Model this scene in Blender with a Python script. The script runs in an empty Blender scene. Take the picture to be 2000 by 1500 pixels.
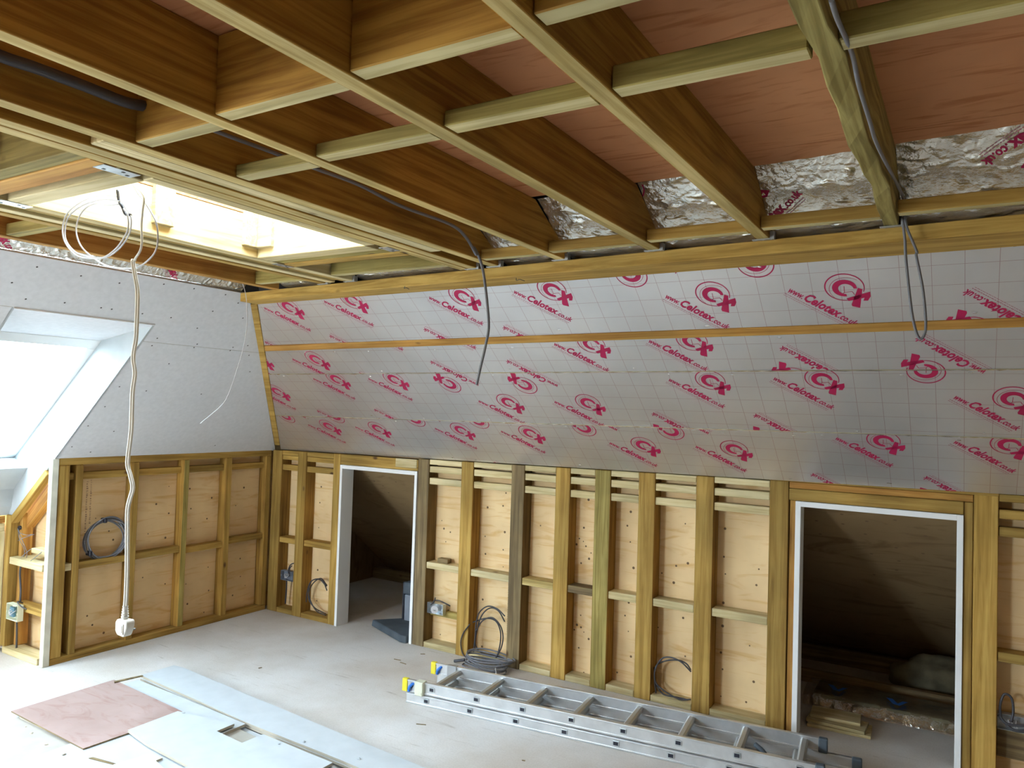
import bpy, bmesh, math, random
from mathutils import Vector, Matrix
random.seed(7)
S = bpy.context.scene
COL = S.collection

# ------------------------------------------------------------------ camera
CAM_POS = Vector((4.6215, -4.0628, 1.6))
YAW, PITCH, ROLL, FPX = 0.5453, 0.0329, 0.0313, 1474.96
fw = Vector((-math.sin(YAW)*math.cos(PITCH), math.cos(YAW)*math.cos(PITCH), math.sin(PITCH)))
rt = Vector((math.cos(YAW), math.sin(YAW), 0)); up = rt.cross(fw)
c, s = math.cos(ROLL), math.sin(ROLL)
rt, up = c*rt + s*up, -s*rt + c*up
cam = bpy.data.cameras.new('camera'); camo = bpy.data.objects.new('camera', cam); COL.objects.link(camo)
cam.sensor_fit = 'HORIZONTAL'; cam.sensor_width = 36.0; cam.lens = FPX/2000*36.0
cam.clip_start = 0.02; cam.clip_end = 200
M3 = Matrix((rt, up, -fw)).transposed()
camo.matrix_world = Matrix.Translation(CAM_POS) @ M3.to_4x4()
S.camera = camo

# ------------------------------------------------------------------ daylight
W = bpy.data.worlds.new('overcast_sky'); S.world = W; W.use_nodes = True
bg = W.node_tree.nodes['Background']
bg.inputs[1].default_value = 33.0
_tc = W.node_tree.nodes.new('ShaderNodeTexCoord'); _sx = W.node_tree.nodes.new('ShaderNodeSeparateXYZ'); _rp = W.node_tree.nodes.new('ShaderNodeValToRGB')
_rp.color_ramp.elements[0].position = 0.0; _rp.color_ramp.elements[0].color = (0.30, 0.33, 0.33, 1)      # ground and roofs below the horizon
_rp.color_ramp.elements[1].position = 1.0; _rp.color_ramp.elements[1].color = (0.66, 0.80, 0.92, 1)      # slightly darker overcast overhead
for _p, _c in ((0.495, (0.45, 0.50, 0.52)), (0.53, (0.82, 1.01, 1.19)), (0.80, (0.72, 0.90, 1.08))):
    _e = _rp.color_ramp.elements.new(_p); _e.color = (*_c, 1)
_mr = W.node_tree.nodes.new('ShaderNodeMapRange'); _mr.inputs[1].default_value = -1; _mr.inputs[2].default_value = 1
W.node_tree.links.new(_tc.outputs['Generated'], _sx.inputs[0]); W.node_tree.links.new(_sx.outputs[2], _mr.inputs[0])
W.node_tree.links.new(_mr.outputs[0], _rp.inputs[0]); W.node_tree.links.new(_rp.outputs[0], bg.inputs[0])
S.view_settings.view_transform = 'Standard'; S.view_settings.look = 'None'
S.view_settings.exposure = 0.75; S.view_settings.gamma = 1.0
S.view_settings.use_curve_mapping = False

def portal(name, loc, normal, w, h):
    l = bpy.data.lights.new(name, 'AREA'); l.shape = 'RECTANGLE'; l.size = w; l.size_y = h
    l.cycles.is_portal = True
    o = bpy.data.objects.new(name, l); COL.objects.link(o)
    o.location = loc
    o.rotation_euler = Vector(normal).to_track_quat('-Z', 'Y').to_euler()
    return o

# ------------------------------------------------------------------ geometry numbers (metres)
H = 2.195          # underside of ceiling joists
DECK = 2.37        # underside of plywood deck
KL, SL = 1.22, 1.14          # left knee wall height, run of left slope
KR, SR = 1.25, 1.2122        # right knee wall height, run of right slope
SLEN = math.hypot(SR, H-KR)

# ------------------------------------------------------------------ materials
MATS = {}
def newmat(name):
    m = bpy.data.materials.new(name); m.use_nodes = True
    nt = m.node_tree; b = nt.nodes['Principled BSDF']
    MATS[name] = m
    return m, nt, b
def N(nt, t, **kw):
    n = nt.nodes.new(t)
    for k, v in kw.items():
        if k.startswith('i_'):
            key = k[2:]
            n.inputs[int(key) if key.isdigit() else key].default_value = v
        else: setattr(n, k, v)
    return n
def ramp(nt, stops):
    r = nt.nodes.new('ShaderNodeValToRGB'); e = r.color_ramp.elements
    while len(e) < len(stops): e.new(0.5)
    for i, (p, col) in enumerate(stops):
        e[i].position = p; e[i].color = (*col, 1)
    return r
def mix(nt, a, b, fac, mode='MIX'):
    m = nt.nodes.new('ShaderNodeMix'); m.data_type = 'RGBA'; m.blend_type = mode
    L = nt.links
    for sock, v in ((m.inputs[0], fac), (m.inputs[6], a), (m.inputs[7], b)):
        if isinstance(v, bpy.types.NodeSocket): L.new(v, sock)
        elif isinstance(v, (tuple, list)): sock.default_value = (*v[:3], 1)
        else: sock.default_value = v
    return m.outputs[2]

def timber_mat(name, light, dark, knot=(0.10, 0.045, 0.015), rough=0.75, var=0.25):
    """sawn softwood; grain runs along the object's local X"""
    m, nt, b = newmat(name); L = nt.links
    tc = N(nt, 'ShaderNodeTexCoord'); oi = N(nt, 'ShaderNodeObjectInfo')
    add = N(nt, 'ShaderNodeVectorMath', operation='ADD')
    sc = N(nt, 'ShaderNodeVectorMath', operation='SCALE'); sc.inputs[3].default_value = 17.0
    cmb = N(nt, 'ShaderNodeCombineXYZ')
    for i in range(3): L.new(oi.outputs['Random'], cmb.inputs[i])
    L.new(cmb.outputs[0], sc.inputs[0]); L.new(tc.outputs['Object'], add.inputs[0]); L.new(sc.outputs[0], add.inputs[1])
    mp = N(nt, 'ShaderNodeMapping'); mp.inputs['Scale'].default_value = (1.1, 26, 26); L.new(add.outputs[0], mp.inputs[0])
    n1 = N(nt, 'ShaderNodeTexNoise', i_Scale=1.6, i_Detail=5.0, i_Roughness=0.6); n1.inputs['Distortion'].default_value = 0.6
    L.new(mp.outputs[0], n1.inputs['Vector'])
    deep = tuple(x*0.72 for x in dark)
    r1 = ramp(nt, [(0.28, deep), (0.42, dark), (0.60, light)]); L.new(n1.outputs[0], r1.inputs[0])
    n2 = N(nt, 'ShaderNodeTexNoise', i_Scale=3.0, i_Detail=3.0); L.new(add.outputs[0], n2.inputs['Vector'])
    r2 = ramp(nt, [(0.35, (0.78, 0.76, 0.72)), (0.7, (1.12, 1.08, 1.05))]); L.new(n2.outputs[0], r2.inputs[0])
    col = mix(nt, r1.outputs[0], r2.outputs[0], 1.0, 'MULTIPLY')
    # knots
    mk = N(nt, 'ShaderNodeMapping'); mk.inputs['Scale'].default_value = (3.0, 5.5, 5.5); L.new(add.outputs[0], mk.inputs[0])
    v = N(nt, 'ShaderNodeTexVoronoi', i_Scale=1.0); v.inputs['Randomness'].default_value = 1.0; L.new(mk.outputs[0], v.inputs['Vector'])
    rk = ramp(nt, [(0.03, (1, 1, 1)), (0.085, (0, 0, 0))]); L.new(v.outputs['Distance'], rk.inputs[0])
    col = mix(nt, col, knot, rk.outputs[0])
    # value variation from stick to stick
    mr = N(nt, 'ShaderNodeMapRange'); mr.inputs[3].default_value = 1-var; mr.inputs[4].default_value = 1+var*0.5
    L.new(oi.outputs['Random'], mr.inputs[0])
    hs = N(nt, 'ShaderNodeHueSaturation'); L.new(mr.outputs[0], hs.inputs['Value']); L.new(col, hs.inputs['Color'])
    L.new(hs.outputs[0], b.inputs['Base Color'])
    b.inputs['Roughness'].default_value = rough; b.inputs['Specular IOR Level'].default_value = 0.25
    bp = N(nt, 'ShaderNodeBump', i_Strength=0.25, i_Distance=0.002); L.new(n1.outputs[0], bp.inputs['Height']); L.new(bp.outputs[0], b.inputs['Normal'])
    return m
timber_mat('stud_timber', (0.50, 0.32, 0.085), (0.36, 0.21, 0.045))
timber_mat('stud_shaded_side', (0.43, 0.25, 0.055), (0.29, 0.15, 0.028))  # sides of yellow and green studs, shade mixed into the colour
timber_mat('grey_shaded_side', (0.25, 0.165, 0.06), (0.16, 0.095, 0.03))  # sides of the grey studs, darkened in colour as if shaded
timber_mat('pale_timber', (0.70, 0.60, 0.36), (0.56, 0.45, 0.23), var=0.12)
timber_mat('green_timber', (0.43, 0.34, 0.11), (0.27, 0.205, 0.055))
timber_mat('grey_timber', (0.33, 0.24, 0.12), (0.20, 0.14, 0.07))
timber_mat('joist_timber', (0.46, 0.26, 0.05), (0.30, 0.145, 0.022), var=0.12)
timber_mat('wany_timber', (0.46, 0.38, 0.14), (0.26, 0.20, 0.06), var=0.1)
timber_mat('orange_timber', (0.52, 0.29, 0.075), (0.38, 0.18, 0.04), var=0.1)

def ply_mat(name, light, dark, scale=(1.2, 1.2, 9), rough=0.7):
    m, nt, b = newmat(name); L = nt.links
    tc = N(nt, 'ShaderNodeTexCoord')
    mp = N(nt, 'ShaderNodeMapping'); mp.inputs['Scale'].default_value = scale; L.new(tc.outputs['Object'], mp.inputs[0])
    n1 = N(nt, 'ShaderNodeTexNoise', i_Scale=1.5, i_Detail=7.0, i_Roughness=0.55); n1.inputs['Distortion'].default_value = 1.8
    L.new(mp.outputs[0], n1.inputs['Vector'])
    r = ramp(nt, [(0.33, dark), (0.46, light), (0.60, light), (0.72, dark)]); L.new(n1.outputs[0], r.inputs[0])
    n2 = N(nt, 'ShaderNodeTexNoise', i_Scale=2.2, i_Detail=4.0); L.new(tc.outputs['Object'], n2.inputs['Vector'])
    r2 = ramp(nt, [(0.35, (0.82, 0.78, 0.74)), (0.65, (1.05, 1.04, 1.02))]); L.new(n2.outputs[0], r2.inputs[0])
    L.new(mix(nt, r.outputs[0], r2.outputs[0], 1.0, 'MULTIPLY'), b.inputs['Base Color'])
    b.inputs['Roughness'].default_value = rough; b.inputs['Specular IOR Level'].default_value = 0.2
    return m
ply_mat('sheathing_plywood', (0.86, 0.63, 0.35), (0.76, 0.48, 0.21))
ply_mat('deck_plywood', (0.66, 0.31, 0.15), (0.50, 0.195, 0.075), scale=(1.5, 9, 1.5))
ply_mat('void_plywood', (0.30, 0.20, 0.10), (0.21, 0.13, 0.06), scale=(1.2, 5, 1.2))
ply_mat('pink_board', (0.38, 0.27, 0.245), (0.33, 0.205, 0.18), scale=(2.5, 5, 2.5), rough=0.85)

def plain(name, col, rough=0.6, metal=0.0, noise=None, spec=0.4):
    m, nt, b = newmat(name); L = nt.links
    b.inputs['Base Color'].default_value = (*col, 1); b.inputs['Roughness'].default_value = rough
    b.inputs['Metallic'].default_value = metal; b.inputs['Specular IOR Level'].default_value = spec
    if noise:
        sc, lo, hi = noise
        tc = N(nt, 'ShaderNodeTexCoord'); n = N(nt, 'ShaderNodeTexNoise', i_Scale=sc, i_Detail=6.0); L.new(tc.outputs['Object'], n.inputs['Vector'])
        r = ramp(nt, [(0.3, tuple(x*lo for x in col)), (0.7, tuple(min(1, x*hi) for x in col))]); L.new(n.outputs[0], r.inputs[0])
        L.new(r.outputs[0], b.inputs['Base Color'])
    return m
plain('plasterboard', (0.645, 0.64, 0.655), 0.9, noise=(40, 0.94, 1.04), spec=0.15)
plain('plasterboard_edge', (0.42, 0.36, 0.28), 0.9)
timber_mat('joist_edge', (0.60, 0.47, 0.21), (0.44, 0.32, 0.11), var=0.12)  # joist underside colour, made paler for light bounced off the floor
timber_mat('noggin_lit_edge', (0.62, 0.54, 0.29), (0.48, 0.39, 0.18), var=0.12)  # noggin undersides, floor bounce light put into a paler colour
plain('dusty_post', (0.66, 0.62, 0.50), 0.85, noise=(9, 0.8, 1.08))
plain('ivory_board', (0.40, 0.365, 0.31), 0.9, noise=(12, 0.93, 1.05), spec=0.15)
plain('white_board', (0.47, 0.485, 0.49), 0.9, noise=(12, 0.95, 1.04), spec=0.15)
plain('screw_dark', (0.05, 0.045, 0.04), 0.5)
plain('nail_stain', (0.16, 0.09, 0.04), 0.7)
plain('white_paint', (0.80, 0.79, 0.77), 0.55)
plain('white_plastic', (0.80, 0.77, 0.70), 0.4)
plain('white_flex', (0.74, 0.70, 0.62), 0.5)
plain('grey_cable', (0.17, 0.165, 0.18), 0.5)
plain('dark_cable', (0.055, 0.05, 0.055), 0.5)
plain('pale_cable', (0.55, 0.52, 0.52), 0.45)
plain('galvanised', (0.62, 0.66, 0.68), 0.35, 0.9, noise=(25, 0.8, 1.1))
plain('dull_steel', (0.42, 0.42, 0.42), 0.45, 0.7)
plain('rung_aluminium', (0.46, 0.46, 0.44), 0.45, 0.7)
plain('faded_teal', (0.10, 0.20, 0.26), 0.6)
plain('aluminium', (0.72, 0.73, 0.74), 0.38, 0.85, noise=(14, 0.86, 1.06))
plain('yellow_plastic', (0.72, 0.60, 0.03), 0.5)
plain('blue_plastic', (0.03, 0.16, 0.55), 0.45)
plain('black_plastic', (0.02, 0.02, 0.03), 0.4)
plain('cream_plastic', (0.66, 0.66, 0.50), 0.5)
plain('print_red', (0.43, 0.008, 0.075), 0.5)
plain('faint_red', (0.50, 0.22, 0.27), 0.5)
plain('faint_ink', (0.42, 0.24, 0.14), 0.8)
plain('roof_dark', (0.06, 0.05, 0.045), 0.9)
plain('room_wall', (0.55, 0.45, 0.30), 0.9)
plain('dark_rubber', (0.07, 0.085, 0.10), 0.7, noise=(8, 0.7, 1.3))
plain('tool_grey', (0.20, 0.22, 0.26), 0.6)
plain('mineral_wool', (0.17, 0.145, 0.085), 0.95, noise=(10, 0.6, 1.3))

# dusty chipboard floor
m, nt, b = newmat('dusty_floor'); L = nt.links
tc = N(nt, 'ShaderNodeTexCoord')
n1 = N(nt, 'ShaderNodeTexNoise', i_Scale=1.1, i_Detail=8.0, i_Roughness=0.6); L.new(tc.outputs['Object'], n1.inputs['Vector'])
r1 = ramp(nt, [(0.35, (0.50, 0.44, 0.38)), (0.62, (0.64, 0.61, 0.58))]); L.new(n1.outputs[0], r1.inputs[0])
mp = N(nt, 'ShaderNodeMapping'); mp.inputs['Scale'].default_value = (2.5, 26, 1); mp.inputs['Rotation'].default_value = (0, 0, 0.6); L.new(tc.outputs['Object'], mp.inputs[0])
n2 = N(nt, 'ShaderNodeTexNoise', i_Scale=1.3, i_Detail=5.0); n2.inputs['Distortion'].default_value = 1.2; L.new(mp.outputs[0], n2.inputs['Vector'])
r2 = ramp(nt, [(0.24, (0.72, 0.68, 0.64)), (0.36, (1, 1, 1))]); L.new(n2.outputs[0], r2.inputs[0])
n3 = N(nt, 'ShaderNodeTexNoise', i_Scale=120.0, i_Detail=2.0); L.new(tc.outputs['Object'], n3.inputs['Vector'])
r3 = ramp(nt, [(0.3, (0.93, 0.92, 0.91)), (0.6, (1.02, 1.02, 1.02))]); L.new(n3.outputs[0], r3.inputs[0])
col = mix(nt, r1.outputs[0], r2.outputs[0], 1.0, 'MULTIPLY'); col = mix(nt, col, r3.outputs[0], 1.0, 'MULTIPLY')
L.new(col, b.inputs['Base Color']); b.inputs['Roughness'].default_value = 0.75; b.inputs['Specular IOR Level'].default_value = 0.3

# foil facing: printed grid lines, fine wrinkles (object X = along wall, object Y = up the slope)
def foil_mat(name, grid, crinkle, rough):
    m, nt, b = newmat(name); L = nt.links
    tc = N(nt, 'ShaderNodeTexCoord')
    base = (0.80, 0.78, 0.775) if grid else (0.92, 0.89, 0.80)
    n0 = N(nt, 'ShaderNodeTexNoise', i_Scale=2.3, i_Detail=4.0); L.new(tc.outputs['Object'], n0.inputs['Vector'])
    r0 = ramp(nt, [(0.3, tuple(x*0.86 for x in base)), (0.7, base)]); L.new(n0.outputs[0], r0.inputs[0])
    col = r0.outputs[0]
    if grid:
        sp = N(nt, 'ShaderNodeSeparateXYZ'); L.new(tc.outputs['Object'], sp.inputs[0])
        fac = None
        for i, (per, off) in enumerate(((0.0985, 0.025), (0.0935, 0.03))):
            a = N(nt, 'ShaderNodeMath', operation='ADD'); a.inputs[1].default_value = 10 - off; L.new(sp.outputs[i], a.inputs[0])
            mo = N(nt, 'ShaderNodeMath', operation='MODULO'); mo.inputs[1].default_value = per; L.new(a.outputs[0], mo.inputs[0])
            lt = N(nt, 'ShaderNodeMath', operation='LESS_THAN'); lt.inputs[1].default_value = 0.0016; L.new(mo.outputs[0], lt.inputs[0])
            if fac is None: fac = lt
            else:
                mx = N(nt, 'ShaderNodeMath', operation='MAXIMUM'); L.new(fac.outputs[0], mx.inputs[0]); L.new(lt.outputs[0], mx.inputs[1]); fac = mx
        ml = N(nt, 'ShaderNodeMath', operation='MULTIPLY'); ml.inputs[1].default_value = 0.75; L.new(fac.outputs[0], ml.inputs[0])
        col = mix(nt, col, (0.42, 0.24, 0.25), ml.outputs[0])
    L.new(col, b.inputs['Base Color'])
    b.inputs['Metallic'].default_value = 0.8 if crinkle else 0.80; b.inputs['Roughness'].default_value = rough
    mp = N(nt, 'ShaderNodeMapping'); mp.inputs['Scale'].default_value = (1, 1, 1); L.new(tc.outputs['Object'], mp.inputs[0])
    if crinkle:
        mp.inputs['Scale'].default_value = (1.0, 1.7, 1.7)
        nz = N(nt, 'ShaderNodeTexNoise', i_Scale=16.0, i_Detail=3.0, noise_type='RIDGED_MULTIFRACTAL'); nz.inputs['Distortion'].default_value = 0.4
        L.new(mp.outputs[0], nz.inputs['Vector'])
        nf = N(nt, 'ShaderNodeTexNoise', i_Scale=60.0, i_Detail=3.0); L.new(tc.outputs['Object'], nf.inputs['Vector'])
        hh = mix(nt, nz.outputs[0], nf.outputs[0], 0.25)
        bp = N(nt, 'ShaderNodeBump', i_Strength=1.0, i_Distance=0.022); L.new(hh, bp.inputs['Height'])
    else:
        mp.inputs['Scale'].default_value = (9, 2.2, 1)
        nz = N(nt, 'ShaderNodeTexNoise', i_Scale=1.4, i_Detail=6.0); L.new(mp.outputs[0], nz.inputs['Vector'])
        bp = N(nt, 'ShaderNodeBump', i_Strength=0.25, i_Distance=0.006); L.new(nz.outputs[0], bp.inputs['Height'])
    L.new(bp.outputs[0], b.inputs['Normal'])
    return m
foil_mat('printed_foil', True, False, 0.36)
foil_mat('crinkled_foil', False, True, 0.26)
plain('foil_tape', (0.85, 0.84, 0.82), 0.2, 0.9, noise=(30, 0.7, 1.1))
plain('foam_core', (0.62, 0.55, 0.30), 0.9)

# glazing
m, nt, b = newmat('glazing'); L = nt.links
out = nt.nodes['Material Output']; tr = N(nt, 'ShaderNodeBsdfTransparent'); gl = N(nt, 'ShaderNodeBsdfGlossy'); gl.inputs['Roughness'].default_value = 0.02
tr.inputs[0].default_value = (0.80, 0.84, 0.84, 1)
mx = N(nt, 'ShaderNodeMixShader'); mx.inputs[0].default_value = 0.06
L.new(tr.outputs[0], mx.inputs[1]); L.new(gl.outputs[0], mx.inputs[2]); L.new(mx.outputs[0], out.inputs[0])
m2 = m.copy(); MATS['dimmed_glazing'] = m2; m2.name = 'dimmed_glazing'  # copy of the glass, tinted dark to cut the daylight through it
for _n in m2.node_tree.nodes:
    if _n.type == 'BSDF_TRANSPARENT': _n.inputs[0].default_value = (0.40, 0.455, 0.47, 1)
# clear polythene
m, nt, b = newmat('clear_polythene'); L = nt.links
out = nt.nodes['Material Output']; tr = N(nt, 'ShaderNodeBsdfTransparent'); gl = N(nt, 'ShaderNodeBsdfGlossy'); gl.inputs['Roughness'].default_value = 0.15
tc = N(nt, 'ShaderNodeTexCoord'); nz = N(nt, 'ShaderNodeTexNoise', i_Scale=9.0, i_Detail=5.0); L.new(tc.outputs['Object'], nz.inputs['Vector'])
bp = N(nt, 'ShaderNodeBump', i_Strength=1.0, i_Distance=0.03); L.new(nz.outputs[0], bp.inputs['Height']); L.new(bp.outputs[0], gl.inputs['Normal'])
mx = N(nt, 'ShaderNodeMixShader'); mx.inputs[0].default_value = 0.35
L.new(tr.outputs[0], mx.inputs[1]); L.new(gl.outputs[0], mx.inputs[2]); L.new(mx.outputs[0], out.inputs[0])

# ------------------------------------------------------------------ helpers
USED = {}
def link(name, me, mats, parent=None):
    o = bpy.data.objects.new(name, me); COL.objects.link(o)
    for mm in (mats if isinstance(mats, (list, tuple)) else [mats]): me.materials.append(MATS[mm])
    if parent: o.parent = parent
    return o
def tag(o, label=None, cat=None, group=None, kind=None):
    if label: o['label'] = label
    if cat: o['category'] = cat
    if group: o['group'] = group
    if kind: o['kind'] = kind
    return o
def empty(name, loc=(0, 0, 0), rz=0):
    o = bpy.data.objects.new(name, None); COL.objects.link(o); o.location = loc; o.rotation_euler = (0, 0, rz)
    o.empty_display_size = 0.1
    return o
def bm_box(bm, x0, x1, y0, y1, z0, z1, mat=0, M=None):
    vs = [bm.verts.new((x, y, z)) for x in (x0, x1) for y in (y0, y1) for z in (z0, z1)]
    fs = [(0, 1, 3, 2), (4, 6, 7, 5), (0, 4, 5, 1), (2, 3, 7, 6), (0, 2, 6, 4), (1, 5, 7, 3)]
    out = []
    for f in fs:
        fc = bm.faces.new([vs[i] for i in f]); fc.material_index = mat; out.append(fc)
    if M is not None: bmesh.ops.transform(bm, matrix=M, verts=vs)
    return vs
def bevel(bm, w, seg=1):
    bmesh.ops.bevel(bm, geom=list(bm.edges), offset=w, offset_type='OFFSET', segments=seg, profile=0.5, affect='EDGES', clamp_overlap=True)
def finish(name, bm, mats, parent=None, smooth=False):
    bmesh.ops.recalc_face_normals(bm, faces=bm.faces[:])
    me = bpy.data.meshes.new(name); bm.to_mesh(me); bm.free()
    if smooth:
        for p in me.polygons: p.use_smooth = True
    return link(name, me, mats, parent)
def tube(bm, pts, r, seg=8, closed=False, sub=5, mat=0, caps=True):
    """smooth tube through points (Catmull-Rom)"""
    P = [Vector(p) for p in pts]; n = len(P); Q = []
    rng = range(n if closed else n-1)
    for i in rng:
        p1, p2 = P[i], P[(i+1) % n]
        p0 = P[i-1] if (closed or i > 0) else p1*2-p2
        p3 = P[(i+2) % n] if (closed or i+2 < n) else p2*2-p1
        for k in range(sub):
            t = k/sub
            Q.append(0.5*((2*p1)+(p2-p0)*t+(2*p0-5*p1+4*p2-p3)*t*t+(3*p1-p0-3*p2+p3)*t**3))
    if not closed: Q.append(P[-1])
    rings = []; nrm = None; m = len(Q)
    for i, q in enumerate(Q):
        a = Q[i-1] if (closed or i > 0) else q; b_ = Q[(i+1) % m] if (closed or i < m-1) else q
        T = (b_-a)
        if T.length < 1e-9: T = Vector((0, 0, 1))
        T.normalize()
        if nrm is None: nrm = T.orthogonal()
        nrm = (nrm - T*nrm.dot(T))
        if nrm.length < 1e-6: nrm = T.orthogonal()
        nrm.normalize(); bi = T.cross(nrm)
        rings.append([bm.verts.new(q+(nrm*math.cos(2*math.pi*k/seg)+bi*math.sin(2*math.pi*k/seg))*r) for k in range(seg)])
    for i in range(m if closed else m-1):
        A, B = rings[i], rings[(i+1) % m]
        for k in range(seg):
            f = bm.faces.new((A[k], A[(k+1) % seg], B[(k+1) % seg], B[k])); f.material_index = mat; f.smooth = True
    if not closed and caps:
        for rr in (rings[0], rings[-1]):
            f = bm.faces.new(rr); f.material_index = mat
def cable(name, pts, r, mat, label=None, cat='cable', group=None, parent=None, sub=6):
    bm = bmesh.new(); org = Vector(pts[0])
    tube(bm, [Vector(p)-org for p in pts], r, sub=sub)
    o = finish(name, bm, mat, parent); o.location = org
    if not parent: tag(o, label, cat, group)
    return o
SIDE = {'stud_timber': 'stud_shaded_side', 'green_timber': 'stud_shaded_side', 'grey_timber': 'grey_shaded_side'}
BASIS = {'x': Matrix.Identity(3), 'y': Matrix(((0, -1, 0), (1, 0, 0), (0, 0, 1))), 'z': Matrix(((0, 0, -1), (0, 1, 0), (1, 0, 0)))}
def timber(name, x, y, z, mat, label=None, cat='timber', group=None, axis=None, parent=None, bev=0.0025, kind=None, under=None, front=None):
    """one stick: a box whose local X is its length"""
    d = [x[1]-x[0], y[1]-y[0], z[1]-z[0]]
    if axis is None: axis = 'xyz'[d.index(max(d))]
    L_, w_, h_ = {'x': (d[0], d[1], d[2]), 'y': (d[1], d[0], d[2]), 'z': (d[2], d[1], d[0])}[axis]
    bm = bmesh.new(); bm_box(bm, -L_/2, L_/2, -w_/2, w_/2, -h_/2, h_/2)
    if under:
        bmesh.ops.recalc_face_normals(bm, faces=bm.faces[:])
        for f in bm.faces:
            f.normal_update()
            if f.normal.z < -.9: f.material_index = 1
    if front:          # narrow room face keeps its colour, shade is put into the darker sides
        bmesh.ops.recalc_face_normals(bm, faces=bm.faces[:]); under = mat; mat = SIDE.get(mat, mat)
        for f in bm.faces:
            f.normal_update()
            if (front == 'y' and abs(f.normal.y) > .9) or (front == 'x' and abs(f.normal.z) > .9): f.material_index = 1
    bevel(bm, bev)
    o = finish(name, bm, [mat, under] if under else mat, parent)
    o.matrix_world = Matrix.Translation(((x[0]+x[1])/2, (y[0]+y[1])/2, (z[0]+z[1])/2)) @ BASIS[axis].to_4x4()
    if parent is None: tag(o, label, cat, group, kind)
    return o
def stick(name, p0, p1, w, h, upv, mat, label=None, cat='timber', group=None, bev=0.0025):
    """stick from p0 to p1 (centre line of the face whose outward normal is -upv is at p0..p1)"""
    p0, p1 = Vector(p0), Vector(p1); X = (p1-p0); Ln = X.length; X.normalize()
    Zv = Vector(upv); Zv = (Zv - X*Zv.dot(X)).normalized(); Yv = Zv.cross(X)
    bm = bmesh.new(); bm_box(bm, -Ln/2, Ln/2, -w/2, w/2, 0, h); bevel(bm, bev)
    o = finish(name, bm, mat); R = Matrix((X, Yv, Zv)).transposed().to_4x4()
    o.matrix_world = Matrix.Translation((p0+p1)/2) @ R
    return tag(o, label, cat, group)
def slab(name, poly, nrm, th, mats, label=None, cat=None, group=None, kind=None, parent=None, side=None):
    """flat board: polygon (world points) thickened by th along nrm (away from the room)"""
    org = Vector(poly[0]); nv = Vector(nrm).normalized()*th
    bm = bmesh.new()
    A = [bm.verts.new(Vector(p)-org) for p in poly]; B = [bm.verts.new(Vector(p)-org+nv) for p in poly]
    bm.faces.new(A); bm.faces.new(B[::-1]); n = len(A)
    for i in range(n):
        f = bm.faces.new((A[i], B[i], B[(i+1) % n], A[(i+1) % n]))
        if side is not None: f.material_index = side
    o = finish(name, bm, mats, parent); o.location = org
    return tag(o, label, cat, group, kind)

# ------------------------------------------------------------------ measured positions (metres)
FLEX=[(2.564,-2.8,2.206),(2.616,-2.8,2.171),(2.616,-2.8,2.125),(2.614,-2.8,2.09),(2.618,-2.8,2.023),(2.588,-2.8,1.989),(2.581,-2.8,1.986),(2.596,-2.8,1.941),(2.61,-2.8,1.897),(2.613,-2.8,1.827),(2.613,-2.8,1.766),(2.604,-2.8,1.714),(2.616,-2.8,1.667),(2.609,-2.8,1.615),(2.611,-2.8,1.507),(2.602,-2.8,1.417),(2.618,-2.8,1.381),(2.632,-2.8,1.348),(2.622,-2.8,1.318),(2.613,-2.8,1.284),(2.617,-2.8,1.214),(2.623,-2.8,1.131),(2.625,-2.8,1.049),(2.623,-2.8,1.009)]
RING1=[(2.494,-2.8,2.182),(2.42,-2.8,2.194),(2.345,-2.8,2.196),(2.278,-2.8,2.184),(2.225,-2.8,2.162),(2.203,-2.8,2.125),(2.212,-2.8,2.085),(2.25,-2.8,2.048),(2.302,-2.8,2.022),(2.38,-2.8,2.01),(2.445,-2.8,2.008),(2.498,-2.8,2.022),(2.54,-2.8,2.048),(2.562,-2.8,2.079),(2.561,-2.8,2.116),(2.532,-2.8,2.145),(2.513,-2.8,2.163)]
RING2=[(2.519,-2.81,2.162),(2.448,-2.81,2.177),(2.364,-2.81,2.177),(2.298,-2.81,2.166),(2.25,-2.81,2.143),(2.236,-2.81,2.103),(2.249,-2.81,2.069),(2.3,-2.81,2.034),(2.369,-2.81,2.015),(2.444,-2.81,2.005),(2.506,-2.81,2.023),(2.547,-2.81,2.053),(2.567,-2.81,2.082),(2.561,-2.81,2.118),(2.54,-2.81,2.139)]
RING3=[(2.486,-2.79,2.164),(2.424,-2.79,2.167),(2.367,-2.79,2.179),(2.31,-2.79,2.172),(2.273,-2.79,2.146),(2.262,-2.79,2.105),(2.291,-2.79,2.058),(2.352,-2.79,2.02),(2.43,-2.79,1.987),(2.512,-2.79,1.972),(2.591,-2.79,1.971),(2.648,-2.79,1.992),(2.675,-2.79,2.02),(2.676,-2.79,2.06),(2.665,-2.79,2.092),(2.638,-2.79,2.125),(2.61,-2.79,2.154),(2.574,-2.79,2.184),(2.546,-2.79,2.214)]
JOINT=[(2.488,-2.8,2.202),(2.499,-2.8,2.169),(2.519,-2.8,2.146),(2.534,-2.8,2.126),(2.56,-2.8,2.121)]
CONDUIT=[(2.965,-3.335,2.27),(2.965,-3.268,2.273),(2.965,-3.168,2.274),(2.965,-3.074,2.273),(2.965,-3.003,2.286)]
DROP=[(2.965,-3.003,2.286),(2.965,-2.834,2.286),(2.965,-2.623,2.289),(2.965,-2.481,2.29),(2.965,-2.305,2.292),(2.965,-2.095,2.276),(2.965,-1.816,2.278),(2.965,-1.71,2.253),(2.965,-1.633,2.199),(2.926,-1.6,2.243),(2.958,-1.6,2.192),(2.983,-1.6,2.117),(3.007,-1.6,2.037),(3.012,-1.6,1.934),(3.002,-1.6,1.85),(2.982,-1.6,1.766),(2.965,-1.6,1.69)]
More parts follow.
